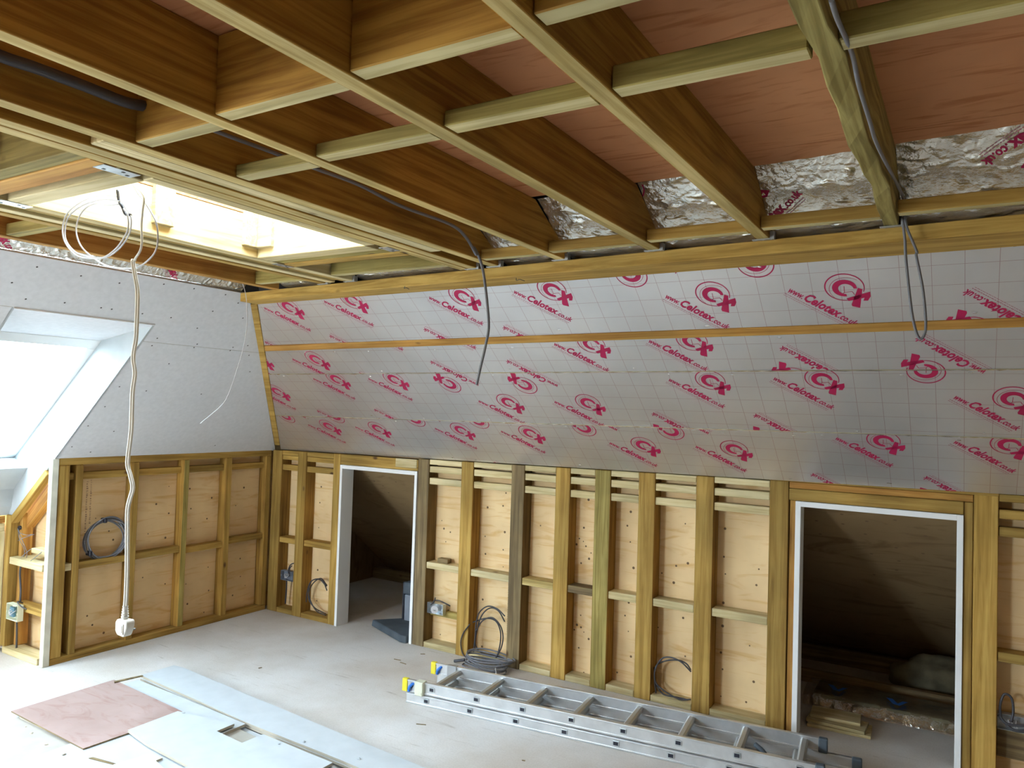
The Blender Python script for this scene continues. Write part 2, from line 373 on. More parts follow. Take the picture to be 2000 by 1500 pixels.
LOOP=[(4.45,-2.948,2.188),(4.45,-2.889,2.187),(4.45,-2.732,2.203),(4.45,-2.635,2.186),(4.45,-2.467,2.181),(4.45,-2.296,2.181),(4.45,-1.62,2.25),(4.454,-1.56,2.186),(4.483,-1.56,2.103),(4.483,-1.56,2.087),(4.5,-1.56,1.995),(4.509,-1.56,1.905),(4.508,-1.56,1.86),(4.497,-1.56,1.842),(4.486,-1.56,1.86),(4.474,-1.56,1.915),(4.464,-1.56,1.998),(4.455,-1.56,2.09),(4.452,-1.56,2.143),(4.444,-1.56,2.207)]
THIN=[(1.326,-1.5,2.297),(1.414,-1.5,2.227),(1.466,-1.5,2.137),(1.485,-1.5,1.995),(1.471,-1.5,1.886),(1.426,-1.5,1.761),(1.369,-1.5,1.635),(1.313,-1.5,1.57),(1.153,-1.5,1.473)]
LOOP2=[[(0.603,0.05,0.258),(0.528,0.05,0.3),(0.442,0.05,0.267),(0.409,0.05,0.177),(0.405,0.05,0.112)],[(0.622,0.04,0.232),(0.568,0.04,0.297),(0.466,0.04,0.282),(0.437,0.04,0.204),(0.459,0.04,0.133),(0.522,0.04,0.07),(0.617,0.04,0.052)],[(0.601,0.06,0.261),(0.533,0.06,0.304),(0.447,0.06,0.244),(0.416,0.06,0.144),(0.486,0.06,0.081),(0.597,0.06,0.057)]]
LOOP1=[[(2.152,0.03,0.306),(2.093,0.03,0.342),(2.021,0.03,0.345),(1.961,0.03,0.295),(1.94,0.03,0.22),(1.935,0.03,0.127),(1.928,0.03,0.035)],[(2.141,0.05,0.265),(2.093,0.05,0.323),(2.033,0.05,0.333),(1.973,0.05,0.283),(1.94,0.05,0.195),(1.925,0.05,0.09),(1.971,0.05,0.038),(2.068,0.05,0.026),(2.146,0.05,0.039)],[(1.948,0.02,0.183),(1.994,0.02,0.252),(2.066,0.02,0.284),(2.127,0.02,0.245),(2.15,0.02,0.179),(2.138,0.02,0.107),(2.102,0.02,0.026)],[(1.908,0.04,0.223),(2.005,0.04,0.265),(2.078,0.04,0.262),(2.116,0.04,0.208),(2.119,0.04,0.129),(2.098,0.04,0.045),(2.085,0.04,0.012)],[(1.905,-0.01,0.218),(1.858,-0.01,0.154),(1.838,-0.01,0.089),(1.857,-0.01,0.021),(1.889,-0.01,0.002)]]
LOOP3=[[(3.336,0.05,0.209),(3.31,0.05,0.238),(3.26,0.05,0.247),(3.189,0.05,0.228),(3.138,0.05,0.189),(3.132,0.05,0.109),(3.142,0.05,0.032)],[(3.341,0.04,0.203),(3.283,0.04,0.245),(3.222,0.04,0.257),(3.171,0.04,0.237),(3.137,0.04,0.171),(3.142,0.04,0.104),(3.196,0.04,0.067),(3.278,0.04,0.029),(3.343,0.04,0.055)],[(3.124,0.06,0.178),(3.132,0.06,0.096),(3.18,0.06,0.028),(3.262,0.06,0.019),(3.322,0.06,0.035)]]
SCREWS=[(1.099,-2.324,2.16),(1.092,-2.127,2.154),(1.013,-2.382,2.086),(1.088,-1.939,2.15),(1.119,-1.725,2.177),(1.123,-1.553,2.18),(0.947,-2.29,2.03),(0.954,-2.121,2.036),(0.901,-2.369,1.991),(1.12,-1.354,2.178),(1.086,-1.241,2.149),(0.953,-1.945,2.035),(0.953,-1.891,2.035),(0.951,-1.726,2.034),(0.95,-1.561,2.033),(1.018,-1.354,2.09),(1.004,-1.138,2.079),(0.909,-1.368,1.998),(0.824,-1.552,1.925),(0.778,-1.551,1.885),(0.814,-1.295,1.916),(0.791,-1.298,1.897),(0.817,-1.05,1.918),(0.794,-1.051,1.899),(0.838,-0.959,1.936),(0.775,-0.895,1.882),(0.662,-0.789,1.786),(0.676,-1.374,1.798),(0.64,-1.554,1.767),(0.51,-1.562,1.656),(0.489,-1.385,1.638),(0.374,-1.56,1.54),(0.239,-1.575,1.425),(0.198,-1.394,1.389),(0.088,-1.579,1.295),(0.043,-1.441,1.257),(0.482,-1.008,1.632),(0.066,-0.57,1.276)]
PRINTS={4: [(1.368,1.428,0),(1.855,1.449,0),(2.548,1.428,0),(3.035,1.432,0),(3.425,1.494,1),(3.735,1.354,0),(3.927,1.506,1),(4.223,1.353,0),(4.628,1.122,1),(0.364,0.973,1),(0.96,0.969,1),(1.528,1.004,1),(2.22,1.032,1),(2.701,1.025,1)],3: [(0.748,0.992,0),(1.24,0.994,0),(1.938,1.255,0),(2.42,1.257,0),(3.103,1.082,0),(3.586,1.089,0),(3.975,0.851,1),(4.474,0.893,1),(1.527,0.683,1),(2.117,0.779,1),(2.608,0.78,1)],2: [(1.275,0.81,0),(1.738,0.814,0),(2.117,0.779,1),(2.608,0.78,1),(0.635,0.677,0),(2.437,0.626,0),(2.928,0.637,0),(3.609,0.823,0),(4.087,0.837,0),(4.474,0.893,1),(4.765,0.73,0),(0.881,0.295,1),(1.411,0.33,1),(3.283,0.38,1),(3.787,0.393,1)],1: [(0.487,0.403,1),(0.98,0.429,1),(1.662,0.432,1),(2.141,0.444,1),(2.824,0.421,1),(3.317,0.427,1),(0.834,0.309,0),(1.282,0.313,0),(1.966,0.342,0),(2.454,0.346,0),(3.13,0.287,0),(3.614,0.297,0),(4.296,0.421,0),(4.763,0.432,0),(2.069,-0.174,1),(3.982,-0.067,1),(4.474,-0.029,1)]}
NAILS=[(1.575,0.83),(1.595,0.778),(1.649,0.76),(1.614,0.692),(1.94,0.953),(2.058,0.974),(1.928,0.764),(2.077,0.808),(1.935,0.651),(2.069,0.694),(2.073,0.586),(1.925,0.355),(2.077,1.058),(1.595,0.07),(1.931,0.053),(1.653,0.24),(2.337,0.877),(2.662,1.067),(2.636,0.896),(2.608,0.828),(2.635,0.814),(2.59,0.791),(2.653,0.787),(2.688,0.751),(2.676,0.715),(2.624,0.682),(2.631,0.371),(2.608,0.31),(2.635,0.3),(2.591,0.278),(2.655,0.275),(2.688,0.24),(2.624,0.176),(2.662,0.037),(2.935,1.021),(2.916,0.938),(2.937,0.846),(2.961,0.699),(2.937,0.495),(2.916,0.417),(2.939,0.33),(2.959,0.189),(2.876,0.081),(3.263,0.986),(3.283,0.768),(3.216,0.745),(3.133,0.693),(3.204,0.649),(3.263,0.462),(3.28,0.253),(3.119,0.384),(3.486,0.983),(3.483,0.83),(3.493,0.738),(3.485,0.581),(3.659,0.702),(3.67,0.788),(3.484,0.456),(3.478,0.312),(3.489,0.224),(3.483,0.078),(3.655,0.192),(3.618,0.077),(3.63,0.377),(0.441,0.967),(0.433,0.847),(0.431,0.659),(0.438,0.343),(0.44,0.113),(0.462,0.042)]
NAILSL=[(-0.816,0.994),(-0.652,0.966),(-0.636,0.824),(-0.632,0.685),(-0.467,0.886),(-0.5,0.739),(-0.254,0.811),(-0.185,0.94),(-0.192,0.406),(-0.183,0.27),(-0.136,0.194),(-0.247,0.141),(-0.811,0.328),(-0.649,0.298),(-0.63,0.155),(-0.459,0.217),(-0.472,0.387),(-0.825,0.644),(-0.808,0.809),(-0.491,0.067),(-1.317,0.829),(-1.196,0.679),(-1.227,0.738),(-0.955,0.687),(-0.905,0.881),(-1.341,0.225),(-1.307,0.162),(-1.229,0.094),(-1.305,0.161),(-0.979,0.4)]
DOTS2=[(3.925,0.279,1.052),(4.059,0.208,1.107),(4.055,0.284,1.049),(4.174,0.244,1.079),(4.306,0.215,1.102),(4.157,0.348,0.998),(4.438,0.314,1.025),(4.297,0.433,0.932),(4.421,0.457,0.913),(4.172,0.508,0.874),(4.304,0.543,0.847),(4.073,0.432,0.933),(4.287,0.627,0.781),(4.169,0.694,0.728),(3.928,0.387,0.968),(0.994,0.303,1.034),(0.82,0.363,0.987),(1.172,0.291,1.043),(0.771,0.319,1.021),(0.758,0.268,1.061),(0.816,0.437,0.929)]

# ================================================================== the setting
def structure(name, bm, mats, loc=None, parent=None):
    o = finish(name, bm, mats, parent)
    if not parent: o['kind'] = 'structure'
    return o
bm = bmesh.new(); bm_box(bm, -0.9, 7.6, -6.2, 2.0, -0.10, 0.0); structure('floor', bm, 'dusty_floor')

# plywood deck over the joists with the rooflight hole
OX0, OX1, OY0, OY1 = 2.07, 2.67, -2.83, -1.94
bm = bmesh.new()
for (x0, x1, y0, y1) in ((1.30, OX0, -6.2, -1.853), (OX1, 7.6, -6.2, -1.853), (OX0, OX1, -6.2, OY0), (OX0, OX1, OY1, -1.853), (1.30, 7.6, -1.85, -1.715)):
    bm_box(bm, x0, x1, y0, y1, DECK, DECK+0.018)
structure('ceiling', bm, 'deck_plywood')
bm = bmesh.new()
for (x0, x1, y0, y1) in ((0.9, OX0-.03, -6.2, -0.9), (OX1+.03, 7.6, -6.2, -0.9), (OX0-.03, OX1+.03, -6.2, OY0-.03), (OX0-.03, OX1+.03, OY1+.03, -0.9)):
    bm_box(bm, x0, x1, y0, y1, 2.55, 2.60)
structure('roof_covering', bm, 'roof_dark')

# outer roof planes behind the insulation
aR = (H-KR)/SR; aL = (H-KL)/SL
def zR(y, off=0.0): return KR - aR*y + off
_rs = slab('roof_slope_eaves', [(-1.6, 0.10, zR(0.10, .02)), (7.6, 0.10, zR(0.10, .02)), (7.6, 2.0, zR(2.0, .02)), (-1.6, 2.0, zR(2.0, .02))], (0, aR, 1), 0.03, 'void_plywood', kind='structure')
bm = bmesh.new()
for (px, py, pz) in DOTS2:      # fixings showing through the eaves boarding
    t2 = Vector((0, 1, -aR)).normalized(); c0 = Vector((px, py, zR(py, .0185)))-_rs.location
    bm.faces.new([bm.verts.new(c0+(Vector((1, 0, 0))*math.cos(k*math.pi/4)*1.5+t2*math.sin(k*math.pi/4))*.006) for k in range(8)])
finish('fixing_marks', bm, 'nail_stain', _rs)
slab('roof_slope_rear', [(-0.9, -1.75, zR(-1.75, .14)), (7.6, -1.75, zR(-1.75, .14)), (7.6, 0.12, zR(0.12, .14)), (-0.9, 0.12, zR(0.12, .14))], (0, aR, 1), 0.03, 'roof_dark', kind='structure')
# end and back walls of the room (out of the photograph)
bm = bmesh.new(); bm_box(bm, 7.5, 7.6, -6.2, 2.0, 0, 2.6); structure('wall_east', bm, 'room_wall')
ADDED_BW = (0.6, 1.5, 1.1, 1.95)      # unseen gable window, added to bring in more daylight
bm = bmesh.new()
for (x0, x1, z0, z1) in ((-.9, ADDED_BW[0], 0, 2.6), (ADDED_BW[1], 7.6, 0, 2.6), (ADDED_BW[0], ADDED_BW[1], 0, ADDED_BW[2]), (ADDED_BW[0], ADDED_BW[1], ADDED_BW[3], 2.6)):
    bm_box(bm, x0, x1, -6.2, -6.1, z0, z1)
structure('wall_south', bm, 'room_wall')
bm = bmesh.new(); bm_box(bm, -0.9, -0.8, -6.2, 2.0, 0, 0.75); bm_box(bm, -0.9, 7.6, 1.95, 2.0, 0, 0.4)
structure('wall_eaves', bm, 'roof_dark')
bm = bmesh.new(); bm_box(bm, -.13, -.10, .10, 1.9, 0, 1.22); structure('wall_light_stop', bm, 'void_plywood')  # added wall, keeps stray daylight out of the eaves void

# sheathing behind the studs
def nail_discs(bm, pts, r, plane, mi=1):
    for i, (p, q) in enumerate(pts):
        rr = r*(0.6+0.8*((i*37) % 10)/10)
        vs = []
        for k in range(8):
            a_, b_ = p+rr*math.cos(k*math.pi/4), q+rr*math.sin(k*math.pi/4)
            vs.append(bm.verts.new((a_, plane, b_) if plane > 0 else (plane, a_, b_)))
        f = bm.faces.new(vs); f.material_index = mi
bm = bmesh.new()
for (x0, x1, z0, z1) in ((-0.08, 0.74, 0, 1.30), (0.74, 1.42, 1.16, 1.30), (1.42, 3.88, 0, 1.30), (3.88, 4.60, 1.18, 1.30), (4.60, 7.5, 0, 1.30)):
    bm_box(bm, x0, x1, 0.100, 0.112, z0, z1)
nail_discs(bm, NAILS, 0.0062, 0.0995)
# faint stamped marks, a column of small ink ticks
def ticks(bm, u, v0, v1, plane, seed, horiz=False, mi=2):
    rnd = random.Random(seed); v = v0
    while v < v1:
        w = rnd.uniform(.006, .012); hgt = rnd.uniform(.003, .009)
        if plane > 0: q = [(u, plane, v), (u+w, plane, v), (u+w, plane, v+hgt), (u, plane, v+hgt)]
        else: q = [(plane, u, v), (plane, u+w, v), (plane, u+w, v+hgt), (plane, u, v+hgt)]
        f = bm.faces.new([bm.verts.new(p) for p in q]); f.material_index = mi
        v += hgt+rnd.uniform(.003, .010)
ticks(bm, 2.115, .18, .48, 0.0994, 3)
structure('wall_north', bm, ['sheathing_plywood', 'nail_stain', 'faint_ink'])
bm = bmesh.new(); bm_box(bm, -0.092, -0.080, -1.60, 0.1, 0, 1.28)
nail_discs(bm, NAILSL, 0.006, -0.0795)
ticks(bm, -1.385, .72, 1.07, -0.0794, 5); ticks(bm, -1.36, .80, 1.09, -0.0794, 6)
structure('wall_west', bm, ['sheathing_plywood', 'nail_stain', 'faint_ink'])

# ================================================================== right (long) stud wall
G1 = 'studs of the long knee wall'
RS = [  # x0, x1, y0, material, label
 (0.015, 0.115, 0.0, 'stud_timber', 'yellowish corner stud where the long knee wall meets the short one'),
 (0.287, 0.377, 0.0, 'stud_timber', 'knotty stud between the corner stud and the small white door lining'),
 (0.654, 0.722, 0.0, 'stud_timber', 'stud tight against the corner side of the small white door lining'),
 (1.436, 1.528, 0.0, 'grey_timber', 'grey-brown stud on the ladder side of the small white door lining'),
 (1.792, 1.886, 0.0, 'stud_timber', 'yellow stud between the socket box bay and the bay with the tallest cable loops'),
 (2.175, 2.268, 0.0, 'grey_timber', 'darkest greyish brown stud standing beside the tall hanging cable loops'),
 (2.487, 2.584, 0.0, 'stud_timber', 'clean yellow stud next after the darkest stud, toward the large opening'),
 (2.748, 2.846, 0.0, 'green_timber', 'slightly green stud with the narrowest bay on its corner side'),
 (3.020, 3.117, 0.0, 'stud_timber', 'stud on the corner side of the bay holding the round cable loop'),
 (3.352, 3.449, 0.0, 'stud_timber', 'knotty stained stud between the round cable loop and the widest bay'),
 (3.740, 3.834, 0.0, 'stud_timber', 'broad yellow stud on the ladder side of the large dark opening'),
 (4.605, 4.641, 0.004, 'stud_timber', 'thin stud touching the far jamb of the large dark opening'),
 (4.643, 4.738, 0.0, 'stud_timber', 'broad dim stud with a round knot, just past the large dark opening'),
 (5.04, 5.135, 0.0, 'stud_timber', 'stud beyond the bay with the bucket-like socket box'),
]
def ztop(x): return 1.25+.945*(-.022+.0135*x)-.004     # foot of the foil boards
for x0, x1, y0, mm, lab in RS:
    timber('wall_stud', (x0, x1), (y0, 0.099), (0.0, ztop(x0) if x0 != 4.605 else 1.238), mm, lab, 'stud', G1, front='y')
timber('wall_stud', (3.838, 3.868), (0.012, 0.099), (0, 1.178), 'orange_timber', 'narrow recessed packing stud with pale saw marks beside the large white lining', 'stud', G1)
BAYS = [(0.115, 0.287, 'corner bay'), (0.377, 0.654, 'bay with the small cable coil by the small door lining'), (1.528, 1.792, 'bay with the metal socket box by the small door lining'),
        (1.886, 2.175, 'bay with the tallest cable loops'), (2.268, 2.487, 'bay beyond the darkest stud'), (2.584, 2.748, 'narrowest bay full of nail holes'),
        (2.846, 3.020, 'bay just before the round cable loop'), (3.117, 3.352, 'bay with the round cable loop'), (3.449, 3.740, 'widest bay beside the large opening'),
        (4.738, 5.04, 'dim bay past the large opening')]
nogz = [.549, .550, .541, .540, .539, .541, .544, .545, .545, .56]
nogm = ['stud_timber', 'stud_timber', 'pale_timber', 'pale_timber', 'joist_edge', 'grey_timber', 'pale_timber', 'pale_timber', 'pale_timber', 'stud_timber']
for i, (x0, x1, nm) in enumerate(BAYS):
    z = nogz[i]; g = .0012; dz = .0052*(x0-1.5) if x0 > 1.5 else 0; zt = ztop(x0)
    pm = 'stud_timber' if i in (0, 1, 9) else 'pale_timber'
    timber('noggin', (x0+g, x1-g), (0.006, 0.098), (z-.021, z+.021), nogm[i], 'mid-height noggin, %s' % nm, 'noggin', 'noggins of the long knee wall', axis='x')
    timber('sole_plate', (x0+g, x1-g), (0.002, 0.098), (0, .036), pm, 'sole plate at the floor, %s' % nm, 'sole plate', 'sole plates of the long knee wall', axis='x')
    timber('top_rail', (x0+g, x1-g), (0.008, 0.060), (1.079+dz, 1.121+dz), pm if i != 9 else 'stud_timber', 'lower rail, %s' % nm, 'rail', 'lower rails of the long knee wall', axis='x')
    timber('top_rail', (x0+g, x1-g), (0.006, 0.099), (1.158+dz, min(1.199+dz, zt-.036)), pm if i != 9 else 'stud_timber', 'upper rail, %s' % nm, 'rail', 'upper rails of the long knee wall', axis='x')
    timber('head_plate', (x0+g, x1-g), (0.002, 0.095), (zt-.034, zt), 'pale_timber' if i not in (0, 1, 9) else 'stud_timber', 'head plate under the foil, %s' % nm, 'plate', 'head plates of the long knee wall', axis='x')
timber('lintel', (0.724, 1.434), (0.0, 0.09), (1.159, ztop(.9)-.002), 'stud_timber', 'yellow lintel over the small white door lining', 'lintel')
timber('lintel_packer', (3.836, 4.641), (.002, .09), (1.240, ztop(3.74)-.001), 'orange_timber', 'thin packer between lintel and long plate over the large dark opening', 'packer')
timber('packing_block', (1.24, 1.425), (-0.006, -0.0005), (1.176, 1.236), 'pale_timber', 'pale block fixed on the lintel over the small door lining', 'block')
timber('lintel', (3.836, 4.603), (0.0, 0.09), (1.179, 1.238), 'stud_timber', 'knotty lintel over the large dark opening', 'lintel')
timber('head_plate', (3.74, 4.74), (-0.002, 0.09), (ztop(3.74)+.0005, ztop(4.74)+.003), 'stud_timber', 'long thin plate running above the large dark opening', 'plate')
timber('offcut_block', (1.60, 1.685), (0.03, 0.075), (.563, .592), 'grey_timber', 'small wood offcut lying on the noggin above the metal socket box', 'wood block')

def door_lining(name, x0, x1, zt, y1, t=.022):
    e = empty(name, ((x0+x1)/2, 0, 0)); e['kind'] = 'structure'
    for nm, b_ in (('jamb', (x0, x0+t, -.006, y1, 0, zt)), ('jamb', (x1-t, x1, -.006, y1, 0, zt)), ('head', (x0+t, x1-t, -.006, y1, zt-.027, zt))):
        bm = bmesh.new(); cx = (x0+x1)/2
        bm_box(bm, b_[0]-cx, b_[1]-cx, b_[2], b_[3], b_[4], b_[5]); bevel(bm, .0012)
        finish(nm, bm, 'white_paint', e)
    return e
door_lining('door_1', 0.726, 1.432, 1.157, 0.115)
door_lining('door_2', 3.869, 4.603, 1.177, 0.085, .026)

# ================================================================== short (left) stud wall
G2 = 'studs of the short knee wall'
for y0, y1, mm, lab in ((-1.598, -1.534, 'stud_timber', 'first full stud behind the dusty white corner post'),
                        (-1.492, -1.452, 'stud_timber', 'stud at the window side of the grey cable coil, beyond the narrow dark slot'),
                        (-1.130, -1.088, 'stud_timber', 'stud standing directly behind the hanging white plug lead'),
                        (-0.761, -0.718, 'green_timber', 'middle stud of the plain bays of the short knee wall'),
                        (-0.412, -0.364, 'stud_timber', 'stud two bays from the inner corner of the short knee wall'),
                        (-0.048, -0.002, 'stud_timber', 'last stud of the short knee wall in the inner corner')):
    timber('wall_stud', (-0.079, 0.0), (y0, y1), (0.038, 1.178), mm, lab, 'stud', G2, front='x')
timber('sole_plate', (-0.079, 0.0), (-1.60, -0.002), (0, .037), 'stud_timber', 'long sole plate along the foot of the short knee wall', 'sole plate')
timber('head_plate', (-0.079, 0.002), (-1.60, -0.002), (1.179, 1.224), 'stud_timber', 'long head plate under the plasterboard slope', 'plate')
LB = [(-1.534, -1.492, 'narrow slot beside the corner post'), (-1.452, -1.130, 'bay with the grey cable coil'), (-1.088, -.761, 'bay beside the white plug lead'), (-.718, -.412, 'second bay from the inner corner'), (-.364, -.048, 'bay at the inner corner')]
for i, (y0, y1, nm) in enumerate(LB):
    z = .562+(.002, .002, .004, -.01, .006)[i]
    timber('noggin', (-.078, -.008), (y0+.001, y1-.001), (z-.021, z+.021), 'stud_timber' if i else 'pale_timber', 'mid-height noggin, %s of the short wall' % nm, 'noggin', 'noggins of the short knee wall', axis='y')
    timber('top_rail', (-.078, -.028), (y0+.001, y1-.001), (1.086, 1.130), 'stud_timber', 'rail below the dark gap, %s of the short wall' % nm, 'rail', 'rails of the short knee wall', axis='y')
timber('corner_post', (-.032, 0.004), (-1.642, -1.600), (0, 1.222), 'dusty_post', 'dusty white corner post at the outer end of the short knee wall', 'post', bev=.004)

# ------------------------------------------------------------------ window recess below the slope
YR = -1.642
def zL(x, off=0.0): return KL + aL*x + off
GR = 'framing of the window recess side'
timber('sole_plate', (-.47, -.062), (YR+.004, YR+.10), (0, .04), 'pale_timber', 'short sole plate on the floor of the window recess side', 'sole plate')
timber('shelf_noggin', (-.44, -.062), (YR+.006, YR+.14), (.548, .590), 'pale_timber', 'bright dusty noggin like a shelf in the window recess side', 'noggin')
timber('noggin', (-.43, -.062), (YR+.035, YR+.10), (.27, .315), 'stud_timber', 'low noggin behind the grey plastic socket box in the window recess side', 'noggin')
timber('wall_stud', (-.50, -.445), (YR+.004, YR+.075), (.041, .845), 'stud_timber', 'stud at the outer end of the window recess side', 'stud', GR)
timber('wall_stud', (-.44, -.405), (YR+.055, YR+.12), (.041, .86), 'orange_timber', 'orange second stud tucked behind the outer recess stud', 'stud', GR)
stick('sloping_rafter', (-.47, YR+.03, zL(-.47, -.045)), (-.063, YR+.03, zL(-.063, -.045)), .045, .04, (-aL, 0, 1), 'stud_timber', 'short sloping timber under the plasterboard edge of the window recess', 'rafter')
stick('sloping_rafter', (-.47, YR+.105, zL(-.47, -.11)), (-.063, YR+.105, zL(-.063, -.11)), .05, .10, (-aL, 0, 1), 'orange_timber', 'deeper orange sloping timber behind the edge of the window recess', 'rafter')
bm = bmesh.new(); bm_box(bm, -.62, -.093, YR+.142, YR+.154, 0, 1.2); structure('wall_recess_side', bm, 'sheathing_plywood')
timber('offcut_block', (-.27, -.075), (YR+.045, YR+.12), (.63, .66), 'pale_timber', 'pale batten offcut propped on the shelf-like noggin in the recess', 'wood block')
# low wall under the window
XW = -.50
timber('sole_plate', (XW-.06, XW-.002), (-2.6, YR+.0), (0, .036), 'pale_timber', 'sole plate of the low wall under the roof window', 'sole plate')
timber('head_plate', (XW-.06, XW-.002), (-2.6, YR+.0), (.795, .838), 'orange_timber', 'upper plate of the low wall under the roof window', 'plate')
timber('head_plate', (XW-.06, XW-.002), (-2.6, YR+.0), (.745, .790), 'pale_timber', 'second plate just below the upper plate of the low window wall', 'plate')
timber('noggin', (XW-.058, XW-.004), (-2.1, YR-.03), (.52, .56), 'pale_timber', 'noggin across the low wall under the roof window', 'noggin')
timber('wall_stud', (XW-.06, XW-.002), (YR-.028, YR+.003), (.037, .744), 'pale_timber', 'pale stud ending the low wall under the roof window', 'stud', GR)
bm = bmesh.new(); bm_box(bm, -.64, -.60, -2.7, YR+.16, 0, 1.0); structure('wall_window_side', bm, 'sheathing_plywood')

# ================================================================== left plasterboard slope
WY0, WY1, WXT = -2.318, -1.622, 0.902     # roof window opening: along y, and x at its top edge
nL = Vector((-aL, 0, 1)).normalized()
def PL(x, y, off=0.0): return Vector((x, y, zL(x))) + nL*off
def hipy(x): return -(zL(x)-KR)/aR      # y of the hip at this x
def pb(name, pts, lab):
    org = PL(*pts[0]); bm = bmesh.new(); n = len(pts)
    A = [bm.verts.new(PL(x, y)-org) for x, y in pts]; B = [bm.verts.new(PL(x, y, .0125)-org) for x, y in pts]
    bm.faces.new(A); bm.faces.new(B[::-1])
    for i in range(n):
        f = bm.faces.new((A[i], B[i], B[(i+1) % n], A[(i+1) % n])); f.material_index = 1
    bmesh.ops.recalc_face_normals(bm, faces=bm.faces[:])
    for (sx, sy, sz) in SCREWS:     # sunk screw heads, inside this sheet only
        inside = False; j = n-1
        for i in range(n):
            if (pts[i][1] > sy) != (pts[j][1] > sy) and sx < (pts[j][0]-pts[i][0])*(sy-pts[i][1])/(pts[j][1]-pts[i][1])+pts[i][0]: inside = not inside
            j = i
        if not inside: continue
        cc = PL(sx, sy, -.0006)-org; t1 = Vector((1, 0, aL)).normalized(); t2 = Vector((0, 1, 0))
        f = bm.faces.new([bm.verts.new(cc+(t1*math.cos(k*math.pi/4)+t2*math.sin(k*math.pi/4))*.0048) for k in range(8)]); f.material_index = 2
    me = bpy.data.meshes.new(name); bm.to_mesh(me); bm.free()
    o = link(name, me, ['plasterboard', 'plasterboard_edge', 'screw_dark']); o.location = org
    return tag(o, lab, 'plasterboard', 'plasterboard sheets of the window slope')
XS = 0.797
pb('plasterboard_sheet', [(XS+.0015, WY1), (XS+.0015, hipy(XS)-.001), (1.144, hipy(1.144)-.001), (1.144, -6.05), (WXT+.0005, -6.05), (WXT+.0005, WY1)], 'upper plasterboard sheet spanning above the roof window up to the ceiling')
pb('plasterboard_sheet', [(-.002, WY1), (-.002, hipy(-.002)-.006), (XS, hipy(XS)-.001), (XS, WY1)], 'tall lower plasterboard sheet between the roof window and the foil slope')
pb('plasterboard_sheet', [(-.5, -2.85), (-.5, WY0), (WXT-.001, WY0), (WXT-.001, -2.85)], 'plasterboard sheet on the far side of the roof window')
pb('plasterboard_sheet', [(-.5, -3.9), (-.5, -3.55), (WXT-.001, -3.55), (WXT-.001, -3.9)], 'narrow plasterboard sheet between the two added roof windows past the edge of the photo')
pb('plasterboard_sheet', [(-.5, -6.05), (-.5, -4.9), (WXT-.001, -4.9), (WXT-.001, -6.05)], 'plasterboard sheet past the second added roof window')
slab('roof_slope_west', [(-.1, -1.56, zL(-.1, .10)), (-.1, .6, zL(-.1, .10)), (1.6, .6, zL(1.6, .10)), (1.6, -1.56, zL(1.6, .10))], (-aL, 0, 1), .03, 'roof_dark', kind='structure')
slab('roof_slope_west', [(1.2, -6.2, zL(1.2, .10)), (1.2, -1.56, zL(1.2, .10)), (1.6, -1.56, zL(1.6, .10)), (1.6, -6.2, zL(1.6, .10))], (-aL, 0, 1), .03, 'roof_dark', kind='structure')

